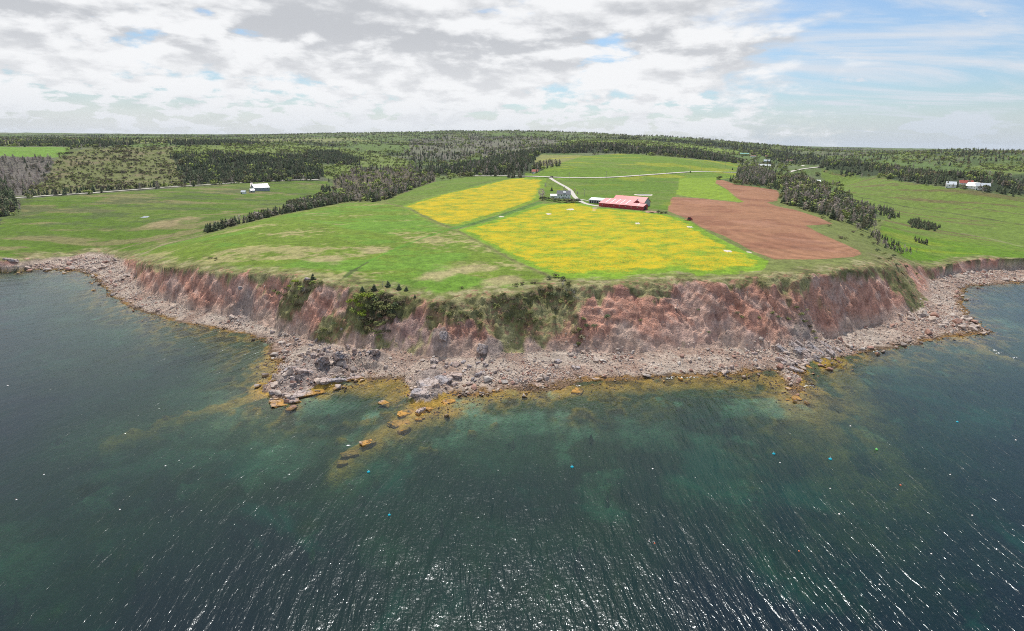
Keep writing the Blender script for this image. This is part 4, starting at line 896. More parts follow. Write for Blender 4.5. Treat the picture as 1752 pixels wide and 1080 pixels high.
OUT = [ # px, py, z, length, width, height, turn, tilt, layers, label
 (492,688,-.1,11,5.5,2.2,35,.12,3,'ochre weeded slab at the outermost tip of the left point'),
 (528,672,.4,14,6,2.0,38,.10,3,'long purple grey slab along the left point waterline'),
 (568,655,.6,12,5,2.2,36,.12,3,'pink flat slab beside the shallow bay, left point'),
 (600,648,.2,8,4,1.2,20,.05,2,'low reddish slab reaching into the shallow bay'),
 (525,645,2,9,6,3.2,55,.3,3,'pale grey block in the middle of the left point'),
 (500,640,1.6,6,5,3.2,20,.2,2,'dark split block on the seaward side of the left point'),
 (552,628,3.4,11,6,3.6,120,.5,4,'tilted pale strata block above the left point'),
 (578,618,4.5,12,4,4.4,125,.55,4,'long leaning pink strata rib beside the green gully'),
 (536,610,4,8,3.4,3.6,118,.5,3,'yellowish leaning rib at the left foot of the green gully'),
 (604,600,6,13,4,5,128,.5,4,'upper red leaning rib under the shrubs'),
 (640,598,6,8,4,3,135,.4,3,'dark red overhanging ledge below the shrub hollow'),
 (733,660,1.8,9,8,5.0,15,.1,0,'big rounded grey outcrop in the central shore'),
 (722,680,.6,8,6,3.2,5,.1,0,'cracked lower front of the rounded grey outcrop'),
 (758,650,2.2,8,7,4.6,60,.15,0,'rounded grey block behind the central outcrop'),
 (776,640,2.6,6,7,4.4,80,.1,0,'pale upright block right of the central outcrop'),
 (780,622,3.4,4.5,4.5,3.4,30,.1,0,'egg shaped pale boulder above the central outcrop'),
 (760,600,5,6,4.5,7,95,.5,0,'yellow streaked leaning rock at the cliff foot'),
 (826,602,5.2,8,6,6,70,.3,0,'tan buttress jutting from the cliff foot'),
 (742,618,4,5,5,4,10,.2,0,'dark red knob at the cliff foot above the rounded outcrop'),
 (735,698,-.2,6,5,2.2,60,.1,0,'orange weeded rock just in front of the central outcrop'),
 (700,706,-.5,11,6,2.0,35,.08,2,'wide orange ledge running into the sea'),
 (690,724,-.7,12,6,1.8,30,.08,2,'drowned yellow ledge beyond the orange one'),
 (768,688,-.1,8,4,1.6,30,.1,2,'orange rock with a bare pink top by the shallow water'),
 (658,690,-.1,6,3.6,1.6,-20,.2,0,'small pointed yellow rock awash alone'),
 (630,757,-.2,7,3.8,2.4,48,.15,0,'cone shaped golden rock farthest out in the sea'),
 (600,776,-1.0,8,4,1.8,35,.1,0,'drowned yellow rock at the outer end of the reef'),
 (586,792,-1.2,5,3,1.6,30,.1,0,'last dim green rock under water'),
 (1362,682,.0,4.6,4.4,2.0,10,.1,0,'round orange rock off the right point'),
 (1350,664,.5,3.5,3,1.6,40,.1,0,'pale broken rocks between the round orange rock and the shore'),
 (1342,600,4,12,3,3.4,-48,.45,5,'dark tilted ledge at the top of the right point'),
 (1368,602,3.4,14,3.2,3.2,-46,.45,5,'long tilted ledge running down the right point'),
 (1392,600,3.2,13,3,3,-44,.45,5,'grey tilted ledge, third along the right point'),
 (1412,592,3.2,10,2.6,2.6,-44,.4,5,'short tilted ledge nearest the right beach'),
 (1376,622,1.4,12,2.4,1.8,-40,.3,4,'low brown ledge near the water of the right point'),
 (1400,617,1.2,9,2.2,1.6,-38,.3,4,'narrow brown ledge beside the waterline rocks'),
 (1372,634,.3,3.2,2.4,1.8,0,.2,0,'dark boulder with pale cap off the ledges'),
 (1165,648,.2,2.8,2.6,1.8,0,.1,0,'round dark boulder in the wash of the central beach'),
 (1290,600,4.2,3.6,3,2.2,0,.1,0,'round pink boulder at the top of the central beach'),
 (1020,648,.5,5,3.5,2,30,.1,0,'pink rock at the central waterline'),
 (990,668,-.3,8,5,1.6,70,.1,0,'orange weeded tongue of rock off the central beach'),
 (922,660,.4,5,4,1.8,20,.1,0,'pinkish slab at the waterline left of the orange tongue'),
 (850,668,.2,6,3,1.4,25,.1,0,'low rock shelf beside the clear green shallows'),
 (400,545,3,5,3.5,2.6,20,.2,2,'pale grey block at the foot of the left red cliff'),
 (418,532,4.5,4.5,3,2.8,30,.2,2,'upper pale block under the left red cliff'),
 (530,530,12,3.6,3,3.2,0,.2,2,'grey block high beside the left gully'),
 (468,566,3,4,2.5,1.6,20,.2,2,'flat pale slab on the left shingle'),
 (955,612,4.2,5,4,3,50,.2,0,'grey rock under the red slope left of the beach'),
 (985,625,2.8,4.5,4,2.6,10,.2,0,'rounded grey rock among rubble by the beach'),
 (20,456,3,14,5,3,0,.1,3,'dark low rock shelf at the far left cove edge')]
for k, (px, py, z, L, W_, H_, trn, tl, ly, lb) in enumerate(OUT):
    up_ = 1.5 if k < 11 or k in (11, 12, 13, 14) else 1.25; L, W_, H_ = L*up_, W_*up_, H_*1.15
    q = at(px, py, max(z, 0) if z > -.5 else z)[...]; me = facet_rock(900+k, 4 if L > 7 else 3, 13+k % 6, .05, L, W_, H_, ly)
    o = link('rock_outcrop', me); gz = float(hgt(q[0], q[1])); o.location = (q[0], q[1], z if z < 0 else max(gz+H_*.08, z*.55 if z < 1 else gz)); o.rotation_euler = (tl*.6, tl, R_(trn)); o.location.z -= .12*H_
    o['label'] = lb[0].upper()+lb[1:]; o['category'] = 'rock'
gg = np.random.default_rng(77)
for pts, n_, la, tu, tls, lb, grp in [([(470,650),(500,618),(530,600),(560,592),(610,596),(640,604),(600,640),(560,655),(500,684),(470,672)], 46, (3, 8), 118, .42, 'pale angular slab of the left rocky point', 'slabs of the left rocky point'),
        ([(700,640),(735,622),(800,612),(840,620),(820,655),(770,672),(720,690),(702,670)], 26, (2.5, 6), 60, .15, 'pale rounded block of the central outcrop', 'blocks of the central outcrop'),
        ([(1330,592),(1400,585),(1440,598),(1420,612),(1380,628),(1350,645),(1335,620)], 22, (4, 9), -45, .4, 'tilted ledge of the right rocky point', 'ledges of the right rocky point'),
        ([(500,574),(545,560),(570,590),(530,600),(490,590)], 10, (2, 5), 60, .3, 'pale block fallen below the left gully', 'blocks below the left gully'),
        ([(700,700),(760,690),(745,712),(680,745),(650,742),(670,715)], 9, (3, 7), 40, .08, 'orange weeded ledge off the central outcrop', 'weeded ledges off the central outcrop'),
        ([(462,668),(510,682),(545,666),(600,652),(560,662),(505,692),(462,690)], 9, (3, 6), 35, .1, 'orange weeded ledge at the edge of the left point', 'weeded ledges of the left point')]:
    q_ = sample_poly(pts, 1e9, n_max=n_)
    xs_ = q_[:, 0]; ls_ = gg.uniform(*la, len(q_)); t1_, t2_ = np.percentile(xs_, (33, 67))
    for (x, y), L in zip(q_, ls_):
        W_ = L*gg.uniform(.35, .7); H_ = L*gg.uniform(.3, .55); k += 1
        o = link('rock_outcrop', facet_rock(2000+k, 3, 13, .05, L, W_, H_, int(gg.integers(0, 4)))); z = float(hgt(x, y)); o.location = (x, y, max(z, -1.0)+H_*.05)
        o.rotation_euler = (gg.normal()*.12, tls*gg.uniform(.4, 1.3), R_(tu+gg.normal()*12)); o['category'] = 'rock'; o['group'] = grp
        o['label'] = f"{'Long' if L > (la[0]+la[1])/2 else 'Short'} {lb}, {'left' if x < t1_ else 'right' if x > t2_ else 'middle'}, {'at the water' if z < .8 else 'on the upper shore' if z > 3 else 'on the lower shore'}"
# ------------------------------------------------------------------ shrubs, small spruces and dead wood on the cliff
def put(name, me, px, py, size, label, cat, group=None, sq=.75):
    g = ground(px, py)[0]; o = link(name, me); o.location = g; o.scale = (size, size, size*sq); o.rotation_euler = (0, 0, random.uniform(0, 6.3))
    o['label'] = label; o['category'] = cat
    if group: o['group'] = group
    return o
SH = [('bright', 'bright yellow green shrub', 'in the shrub hollow of the headland', [(603,520,4.2),(614,514,4.5),(627,511,5),(640,513,4.5),(618,526,4),(608,538,4.2),(622,541,4.5),(651,505,3.5)]),
      ('olive', 'olive green shrub', 'in the shrub hollow of the headland', [(635,530,4),(648,524,4.5),(660,518,4),(668,530,4),(655,540,4.5),(640,548,4.2),(630,556,3.8),(650,560,4.5),(662,552,4),(672,545,4),(680,532,3.6),(686,520,3.5),(676,515,3.5),(645,572,3.8),(660,570,3.5),(632,566,3.4),(625,552,3.6),(665,508,3.4)]),
      ('dark', 'dark green shrub', 'in the shrub hollow of the headland', [(643,517,3.8),(634,506,3),(670,538,3.6),(656,530,3.8),(676,524,3.4),(648,580,3),(618,548,3.2)]),
      ('olive', 'olive shrub', 'on the cliff above the left gully', [(478,505,3),(488,508,3.2),(500,500,3),(510,512,3.4),(520,505,3.2),(530,498,3),(512,490,3),(525,485,2.8),(540,492,3),(500,520,2.6),(548,485,2.4),(490,496,2.8),(508,524,2.6),(470,500,2.4)]),
      ('bright', 'light green shrub', 'on the cliff above the left gully', [(505,485,3),(515,496,3),(497,492,2.6),(535,486,2.6)]),
      ('dark', 'dark shrub', 'at the foot of the left gully', [(545,572,3.2),(555,566,3),(562,572,2.6),(550,582,2.4),(572,556,2.2)]),
      ('olive', 'olive brown shrub', 'on the steep bank below the field corner', [(850,528,3.4),(862,520,3.4),(874,514,3.2),(886,508,3.2),(898,514,3),(910,506,3.2),(922,512,3),(880,528,3.2),(894,530,3),(906,540,3),(914,552,2.8),(868,536,2.8),(856,544,2.6),(900,556,2.4),(925,498,3),(935,506,3),(940,494,3.2),(838,520,3),(846,512,2.8),(862,506,2.6),(890,548,2.6),(872,548,2.4)]),
      ('dark', 'dark green shrub', 'on the steep bank below the field corner', [(948,508,3.4),(958,498,3.4),(968,508,3.2),(960,520,3),(950,530,2.8),(975,520,2.8),(940,478,2.6),(952,474,3),(962,480,3.2),(972,486,2.8),(978,500,3),(948,545,2.4)]),
      ('olive', 'small olive shrub', 'on the bank left of centre', [(755,535,2.8),(768,540,3),(780,546,3),(790,538,2.6),(800,545,2.8),(745,528,2.6),(812,532,2.6),(760,522,2.4),(778,528,2.6),(822,540,2.4),(735,545,2.4),(785,556,2.2),(820,556,2.2)]),
      ('dark', 'lone green shrub', 'scattered over the central red slope', [(1038,545,2.8),(985,572,3),(995,580,3.2),(992,566,2.8),(1002,560,2.4),(990,590,2.4),(1016,560,2.4),(1000,548,2.2),(983,545,2.2),(1095,550,1.6),(1263,538,2.2),(1270,545,2.2),(1212,570,1.6),(1320,538,2),(1332,545,2),(1300,546,1.8),(1195,532,1.6),(1350,548,2.2)]),
      ('olive', 'low olive shrub', 'on the grassy spur above the right point', [(1370,540,2.4),(1376,552,2.4),(1384,560,2.4),(1392,570,2),(1362,528,2.2),(1350,515,2.2),(1395,580,1.8),(1380,532,2)]),
      ('dark', 'dark low shrub', 'on the green slope above the right cove', [(1535,455,3),(1545,470,3),(1558,485,3),(1520,445,3),(1530,440,3),(1512,436,2.8),(1500,430,3),(1568,470,2.4),(1560,508,2.4),(1505,444,2.4),(1550,458,2.6),(1493,418,3),(1486,408,3),(1540,436,3)]),
      ('olive', 'round brown bush', 'on the headland turf near the cliff corner', [(882,490,2.4),(893,487,2.2),(912,485,2),(790,494,1.6),(370,445,2.4),(360,443,2)]),
      ('olive', 'brown bush', 'in the grass ending the tree belt', [(1408,374,4),(1418,380,3),(1438,408,3.5),(1446,410,3),(1418,388,3),(1460,398,3),(1475,404,3)]),
      ('dark', 'dark evergreen bush', 'in the hedge below the farmhouse', [(927,342,5),(933,341.5,5),(939,343,5),(946,344,5.5),(952,345,5),(958,346,5.5),(990,346.5,6),(985,346,4.5)]),
      ('olive', 'olive bush', 'in the hedge below the farmhouse', [(964,346,5),(969,347,6),(975,347,7),(980,347,6)]),
      ('dark', 'dark bush', 'beyond the yard right of the red barn', [(1126,364.5,3.5),(1132,365.5,3),(1138,366,3.5)])]
TI = ['Small', 'Middling', 'Broad']
for kd, what, where_, lst in SH:
    xs_ = [q[0] for q in lst]; ys_ = [q[1] for q in lst]
    for k, (px, py, sz) in enumerate(lst):
        pos = []
        if max(ys_)-min(ys_) > 25: pos.append('uppermost' if py == min(ys_) else 'lowest' if py == max(ys_) else 'upper' if py < (min(ys_)+max(ys_))/2 else 'lower')
        if len(lst) > 2: pos.append('leftmost' if px == min(xs_) else 'rightmost' if px == max(xs_) else 'left of centre' if px < np.median(xs_) else 'right of centre')
        put('shrub', SHR[kd][k % len(SHR[kd])], px, py, sz*1.25, f"{what.capitalize() if len(pos) > 1 else TI[min(2, int(sz*3/5.2))]+' '+what} {where_}, {', '.join(pos)}", 'shrub', f"{what}s {where_}")
for px, py, h, lb in [(620,497,3,'low dark spruce at the left rim of the shrub hollow'), (640,496,4,'bushy dark spruce on the rim of the shrub hollow'), (664,490,4,'pointed dark spruce on the turf edge above the hollow'), (683,495,3.8,'dark spruce second from right above the hollow'),
        (695,497,3,'rightmost small spruce above the hollow'), (710,509,2,'tiny spruce on the turf right of the hollow'), (536,478,4,'lone dark spruce at the top of the left gully'), (640,528,4,'purple brown spruce inside the shrub hollow'), (650,540,4,'grey brown spruce low in the shrub hollow')]:
    g = ground(px, py)[0]; plant_tree(g[0], g[1], g[2], 'spruce', 2, h*.85, lb, wide=1.9)
for px, py, h, lb, tl in [(522,505,5,'silver dead tree standing above the left gully',.1), (517,500,3.5,'smaller silver snag beside the tall one over the gully',.2), (655,490,3,'pale dead tree on the rim of the shrub hollow',.1), (1278,507,5,'silver dead trunk upright on the grassy cliff top',.05), (985,505,4.5,'dead silver tree leaning at the field corner',.6),
        (992,512,4.5,'tangled dead tree toppled down the bank',1.0), (998,520,4,'lower toppled dead tree on the bank',1.1), (962,490,4,'grey dead tree among dark shrubs at the field corner',.2), (970,500,4,'second grey dead tree among dark shrubs',.3), (1372,540,4,'bleached dead tree on the right spur',.5), (1382,552,4,'fallen bleached tree lower on the right spur',1.1), (1568,432,4,'grey snag at the end of the gully scrub',.1), (1538,432,4,'bleached snag in the gully scrub',.2)]:
    g = ground(px, py)[0]; plant_tree(g[0], g[1], g[2], 'snag', 0 if h > 4 else 1, h, lb, wide=1.1, tilt=tl)

# ------------------------------------------------------------------ roads
rdm, t = new_mat('gravel_road'); P = t.n('ShaderNodeNewGeometry').outputs['Position']
principled(t, t.mix(t.noise(P, .4, 4, .6), (.44, .41, .36, 1), (.60, .57, .52, 1)), .95, t.noise(P, 3, 3, .6), .3, .4, .1)
def road(name, label, pts, wid, up=.16):
    P = gpoly(pts, False, 5); L = [P[0]]
    for q in P[1:]:
        if np.hypot(*(q-L[-1])) > 3: L.append(q)
    P = np.array(L)
    for _ in range(3): P[1:-1] = (P[:-2]+2*P[1:-1]+P[2:])/4
    d = np.gradient(P, axis=0); d /= np.hypot(d[:, 0], d[:, 1])[:, None]+1e-9; nrm = np.stack([-d[:, 1], d[:, 0]], -1)
    V = []; K = 5
    for k in range(K):
        q = P+nrm*wid*(k/(K-1)-.5); V.append(np.stack([q[:, 0], q[:, 1], hgt(q[:, 0], q[:, 1])+up], -1))
    V = np.stack(V, 1); n = len(P); V = V.copy(); V[..., 2] = np.maximum(V[..., 2], V[:, 2:3, 2]-.1)
    V = V.reshape(-1, 3); i_, k_2 = np.meshgrid(np.arange(n-1), np.arange(K-1), indexing='ij'); a = (i_*K+k_2).ravel()
    me = mesh_np(name, V, np.stack([a, a+K, a+K+1, a+1], -1), rdm); link(name, me, kind='structure', label=label)
road('coast_road', 'pale gravel road running along the wooded slope on the left', [(26,339.5),(90,335),(156,331),(220,326),(285,321),(360,316.5),(400,313.5),(430,312),(491,309),(545,308)], 6.0, .7)
road('farm_road', 'pale gravel road crossing the hill behind the farm', [(780,300.5),(865,301),(905,302),(941,303.5),(969,304.5),(1008,304.8),(1040,304),(1069,302.3),(1104,299.8),(1160,295.8),(1180,294.5),(1200,293.9),(1240,295),(1270,295.6)], 7.0, .35)
road('farm_lane', 'pale lane curving down to the farmhouse and barn', [(941,304.5),(946,308),(952,312),(959,315),(965,318),(971,321),(976,324.5),(979,328),(980.5,332),(981,336),(984,339.5),(990,342),(994,345.5),(1000,349),(1008,351.2),(1016,352),(1024,352.6)], 5.0)
road('shed_lane', 'short pale track to the grey shed', [(985,340),(992,341.3),(1000,342.8),(1007,343.6)], 3.2)
road('village_road', 'pale road bending between the trees and the right meadow', [(1350,295),(1356,292),(1363,290.3),(1372,289.3),(1381.5,288.6),(1392,287.4),(1404,286)], 9.0, .4)
road('house_drive', 'short sandy drive in the village', [(1361,282.5),(1368,284),(1378,286.5)], 6, .4)
road('meadow_track', 'short pale track into the left grey barn', [(430,312.6),(432,316),(430,320)], 4, .3)

# ------------------------------------------------------------------ buildings
def flat_mat(name, c, rough=.6, ribs=None, rib_axis=0, var=.12):
    m, t = new_mat(name); P = t.n('ShaderNodeTexCoord').outputs['Object']; v = t.m('ADD', 1-var, t.m('MULTIPLY', t.noise(P, .35, 4, .6), 2*var))
    cc = t.mix(1.0, (*c, 1), t.n('ShaderNodeCombineColor', Red=v, Green=v, Blue=v), 'MULTIPLY'); b = None
    if ribs:
        x = t.sep(P)[rib_axis]; b = t.m('PINGPONG', t.m('MULTIPLY', x, ribs), .5)
    principled(t, cc, rough, b, .05, .8, .35); return m
m_red = flat_mat('red_boards', (.36, .035, .045), .7, 3.0); m_pink = flat_mat('faded_red_metal', (.62, .20, .21), .45, 1.2, var=.2); m_redroof = flat_mat('red_metal', (.62, .085, .09), .45, 1.2)
m_white = flat_mat('white_paint', (.78, .79, .80)); m_greyroof = flat_mat('grey_shingles', (.20, .205, .22), .85); m_tin = flat_mat('pale_tin', (.62, .66, .70), .4, 1.5)
m_greyw = flat_mat('grey_boards', (.34, .37, .40)); m_glass = flat_mat('window_glass', (.035, .05, .06), .08); m_teal = flat_mat('teal_metal', (.03, .26, .22), .5); m_teald = flat_mat('dark_teal_wall', (.04, .16, .15), .6)
m_dark = flat_mat('dark_opening', (.03, .03, .035), .9); m_brown = flat_mat('brown_roof', (.26, .14, .11), .8); m_rredroof = flat_mat('brick_red_roof', (.42, .10, .07), .7); m_bluew = flat_mat('pale_blue_wall', (.42, .56, .62))
m_wood = flat_mat('weathered_pole', (.42, .38, .33), .9); m_black = flat_mat('black_rubber', (.02, .02, .022), .7); m_green = flat_mat('door_green', (.05, .12, .06)); m_skyl = flat_mat('clear_roof_sheet', (.86, .84, .82), .35)
def mk(name, V, Fc, mat, parent=None):
    me = bpy.data.meshes.new(name); me.from_pydata([tuple(map(float, v)) for v in V], [], Fc); me.materials.append(mat); me.update(); return link(name, me, parent)
def boxv(x0, x1, y0, y1, z0, z1):
    return [(x0,y0,z0),(x1,y0,z0),(x1,y1,z0),(x0,y1,z0),(x0,y0,z1),(x1,y0,z1),(x1,y1,z1),(x0,y1,z1)], [(3,2,1,0),(4,5,6,7),(0,1,5,4),(1,2,6,5),(2,3,7,6),(3,0,4,7)]
def box(name, x0, x1, y0, y1, z0, z1, mat, parent=None): return mk(name, *boxv(x0, x1, y0, y1, z0, z1), mat, parent)
def root(name, loc, rot, label, cat, group=None):
    o = bpy.data.objects.new(name, None); COL.objects.link(o); o.location = loc; o.rotation_euler = (0, 0, rot); o['label'] = label[0].upper()+label[1:]; o['category'] = cat
    if group: o['group'] = group
    return o
def gable_x(par, x0, x1, y0, y1, zw, zr, wall, roof, yr=None, zw2=None, over=.35, base=-2.0):
    """walls and a two-slope roof with its ridge along x"""
    yr = (y0+y1)/2 if yr is None else yr; zw2 = zw if zw2 is None else zw2
    V = []; 
    for x in (x0, x1): V += [(x,y0,base),(x,y1,base),(x,y1,zw2),(x,yr,zr),(x,y0,zw)]
    mk('wall', V, [(0,4,3,2,1),(5,6,7,8,9),(0,5,9,4),(1,2,7,6),(4,9,8,3),(3,8,7,2)], wall, par)
    th = .14; s1 = (zr-zw)/(yr-y0); s2 = (zr-zw2)/(y1-yr); V = []
    for x in (x0-over, x1+over):
        for dz in (.03, th+.03): V += [(x, y0-over, zw-s1*over+dz), (x, yr, zr+dz), (x, y1+over, zw2-s2*over+dz)]
    return mk('roof', V, [(3,9,10,4),(4,10,11,5),(1,7,6,0),(2,8,7,1),(0,6,9,3),(5,11,8,2),(0,3,4,1),(1,4,5,2),(7,10,9,6),(8,11,10,7)], roof, par)
def window(par, x, z, w_=1.0, h=1.2, y=0.0, face='f'):
    if face == 'f': f = box('window', x-w_/2, x+w_/2, y-.06, y-.004, z, z+h, m_white, par); box('pane', x-w_/2+.12, x+w_/2-.12, y-.09, y-.061, z+.12, z+h-.12, m_glass, f)
    else: f = box('window', y+.004, y+.06, x-w_/2, x+w_/2, z, z+h, m_white, par); box('pane', y+.061, y+.09, x-w_/2+.12, x+w_/2-.12, z+.12, z+h-.12, m_glass, f)
def frame2(pa, pb):
    a, b = ground(*pa)[0], ground(*pb)[0]; return a, math.atan2(b[1]-a[1], b[0]-a[0]), math.hypot(b[0]-a[0], b[1]-a[1])
# red barn
a, rot, L = frame2((1024.6, 353), (1099.8, 360.3)); print('barn', a, math.degrees(rot), L)
bn = root('barn', (a[0], a[1], min(a[2], 40)), rot, 'large red barn with a pink metal roof at the back of the dandelion field', 'barn')
Lm = L*.70
gable_x(bn, 0, Lm, 0, 21, 3.3, 7.2, m_red, m_pink, 14, 5.2); gable_x(bn, 3.5, Lm+5, 21.3, 36, 4.6, 9.3, m_greyw, m_redroof)
gable_x(bn, Lm+.02, L, 0, 10.5, 3.2, 5.2, m_red, m_pink, 7)
s_ = (7.2-3.3)/14
for k in range(5):
    x = Lm*(.17+.165*k); y0_, y1_ = 2.2, 12.8
    V = [(x+dx, y, 3.3+s_*y+.20+dz) for dz in (0, .04) for dx, y in ((0, y0_), (.75, y0_), (.75, y1_), (0, y1_))]; mk('skylight', V, [(3,2,1,0),(4,5,6,7),(0,1,5,4),(1,2,6,5),(2,3,7,6),(3,0,4,7)], m_skyl, bn)
V = [(L*.86+dx, y, 3.2+2/7*y+.20+dz) for dz in (0, .04) for dx, y in ((0, 1.2), (.7, 1.2), (.7, 6), (0, 6))]; mk('skylight', V, [(3,2,1,0),(4,5,6,7),(0,1,5,4),(1,2,6,5),(2,3,7,6),(3,0,4,7)], m_skyl, bn)
box('door', L+.005, L+.08, 3.2, 7.2, -.5, 3.0, m_dark, bn); box('door', 9, 12, -.07, -.004, -.6, 2.4, m_red, bn)
for k in range(7): window(bn, 4+k*6.2 if k*6.2+4 < L-1 else L-1.5, 1.6, .9, .8)
# farmhouse
a, rot, L = frame2((953.5, 339.8), (976, 340)); print('house', L)
fh = root('farmhouse', a, rot, 'white farmhouse with a dark grey roof and a white dormer behind the hedge', 'house')
gable_x(fh, 0, L, 0, 8.5, 4.6, 8.2, m_white, m_greyroof)
dm = gable_x(fh, L*.45, L*.45+2.6, 0.8, 3.6, 6.3, 7.6, m_white, m_white, over=.15, base=4.4)
for k in range(5): window(fh, 1.6+k*(L-3.2)/4, 2.4, 1.1, 1.4); 
for k in range(4): window(fh, 2.4+k*(L-4.8)/3, .2, 1.1, 1.2)
box('chimney', L*.62, L*.62+.8, 4.6, 5.4, 7.2, 9.2, m_brown, fh); box('door', L*.5-.5, L*.5+.5, -.08, -.004, -.4, 1.9, m_green, fh)
gable_x(fh, -7.2, -.02, 1.2, 6.5, 2.9, 4.4, m_white, m_tin); window(fh, -5.5, 1.2, 1, 1, 1.2); window(fh, -2.5, 1.2, 1, 1, 1.2)
# grey shed
a, rot, L = frame2((1007.5, 347), (1030, 349)); rot -= .0
sh = root('shed', a, rot, 'long grey shed with a pale tin roof left of the red barn', 'shed'); gable_x(sh, 0, L, 0, 7, 3.3, 5.2, m_greyw, m_tin, yr=6)
for k in range(5): box('door', 1.0+k*(L-2)/5, 1.0+k*(L-2)/5+1.7, -.06, -.004, -.4, 2.5, m_dark, sh)
def house(name, cat, label, pxl, pxr, py, hw, hr, dep_, wall, roof, rot=0, nwin=3, side=True, door=True, chimney=None, group=None):
    g = ground((pxl+pxr)/2, py)[0]; r = math.hypot(g[0], g[1]); v = project(g[0], g[1], g[2])[2]; L = (pxr-pxl)*v/FPX
    h = root(name, (g[0], g[1], g[2]), -math.atan2(g[0], g[1])+R_(rot), label, cat, group); x0 = -L/2
    rf = gable_x(h, x0, x0+L, 0, dep_, hw, hr, wall, roof)
    for k in range(nwin): window(h, x0+L*(k+.7)/(nwin+.4), hw*.45, min(1.1, L/8+.3), hw*.35)
    if side: window(h, dep_/2, hw*.45, 1.1, 1.2, x0+L, 's')
    if door: box('door', x0+L*.04, x0+L*.04+1.1, -.07, -.004, -.3, 2.0, m_green if wall == m_white else m_dark, h)
    if chimney: box('chimney', x0+L*.3, x0+L*.3+.7, dep_*.5-.35, dep_*.5+.35, hr-.6, hr+1.0, m_brown, rf)
    return h
house('shed', 'shed', 'small steep roofed grey shed at the right end of the red barn', 1091.5, 1104, 353, 3.6, 7, 5.5, m_greyw, m_tin, 35, 1)
house('cottage', 'house', 'little white cottage with a reddish roof beside the upper road', 909.5, 920, 297, 3, 6, 7, m_white, m_rredroof, -15, 2)
lb_ = house('barn', 'barn', 'grey barn with a shining tin roof in the left meadow', 436, 461.5, 327, 5, 10, 16, m_greyw, m_tin, 18, 4)
house('shed', 'shed', 'lean pale shed against the left of the grey barn', 429.5, 436.5, 329.5, 3, 5, 7, m_greyw, m_tin, 20, 1)
house('hut', 'shed', 'small pale hut standing alone left of the grey barn', 412.5, 419.5, 332, 2.6, 4.6, 5, m_white, m_tin, -20, 1)
house('barn', 'barn', 'white roofed barn standing apart at the far right houses', 1620, 1634, 321.5, 5, 9, 12, m_white, m_tin, 10, 2)
house('house', 'house', 'white house with a red roof behind the pale far right barn', 1643, 1662, 318, 4, 8, 8, m_white, m_rredroof, 12, 3, chimney=True)
house('barn', 'barn', 'long white roofed barn in the middle of the far right houses', 1652, 1670, 323, 4, 9, 12, m_white, m_tin, -25, 3)
house('house', 'house', 'tall white farmhouse with grey roof, rightmost of the far houses', 1671, 1691, 325.5, 6, 10, 9, m_white, m_tin, 15, 4, chimney=True)
house('workshop', 'building', 'teal green metal workshop on the upper slope of the village', 1266.5, 1280.5, 266.5, 6, 9, 12, m_teald, m_teal, 0, 3)
house('house', 'house', 'low white house beside the teal workshop', 1285, 1293.5, 269.5, 4, 6, 8, m_white, m_brown, 10, 2)
house('house', 'house', 'dark teal and brown house at the top right of the village', 1309, 1318, 270, 4, 7, 8, m_teald, m_brown, -10, 2)
house('house', 'house', 'pale blue house in the middle of the village', 1307, 1317, 278, 4.5, 8, 8, m_bluew, m_tin, 8, 2)
house('house', 'house', 'long white bungalow nearest the field in the village', 1298, 1317.5, 286, 3.5, 6, 9, m_white, m_tin, 5, 4)
house('house', 'house', 'pale house half hidden in the tree belt', 1386, 1402, 314, 3.5, 7, 9, m_white, m_tin, -12, 3)
house('house', 'house', 'faint brown roofed house behind the village trees', 1346, 1356, 277, 3.5, 6, 8, m_white, m_brown, 5, 2)
# poles
def pole(px, pb, pt, label, cross=True):
    g = ground(px, pb)[0]; v = project(*g)[2]; h = (pb-pt)*v/FPX*1.02; r = root('utility_pole', g, rng.uniform(-.3, .3), label, 'pole', 'utility poles along the roads' if cross else None)
    V, Fc = [], []; tube(V, Fc, (0, 0, -.5), (0, 0, h), .24, .17, 6); mk('post', V, Fc, m_wood, r)
    if cross: box('crossarm', -1.2, 1.2, -.1, .1, h-.9, h-.65, m_wood, r); box('insulator', -1.0, -.85, -.07, .07, h-.65, h-.4, m_white, r); box('insulator', .85, 1.0, -.07, .07, h-.65, h-.4, m_white, r)
    else: box('yard_lamp', -.25, .5, -.2, .2, h, h+.35, m_white, r)
for a_ in [(922.4,299.8,289,'utility pole just right of the little white cottage'), (930.3,294,283.6,'utility pole behind the road near the white cottage'), (973.7,306.4,295.6,'utility pole by the top of the farm lane'), (1037,305.5,294,'utility pole on the farm road above the red barn'), (1094.5,303,294,'utility pole third right of the farm lane'),
        (1140.5,298.5,292,'short looking utility pole before the road crest'), (1180,294.5,285,'utility pole next to the tiny dark spruce'), (1200,293,282,'utility pole above the farm road by the dark bush'), (1240,291,278,'utility pole among the upper field trees'), (1341,291,277,'utility pole left of the village road bend'), (1384,288,279,'utility pole over the village road'), (1398,287,277,'last utility pole on the village road'),
        (775,311,304,'lone pale pole in the strip beyond the yellow field'), (857,301.5,295,'utility pole at the left start of the farm road')]: pole(*a_)
pole(999.7, 336, 325.2, 'yard light pole behind the grey shed', False)
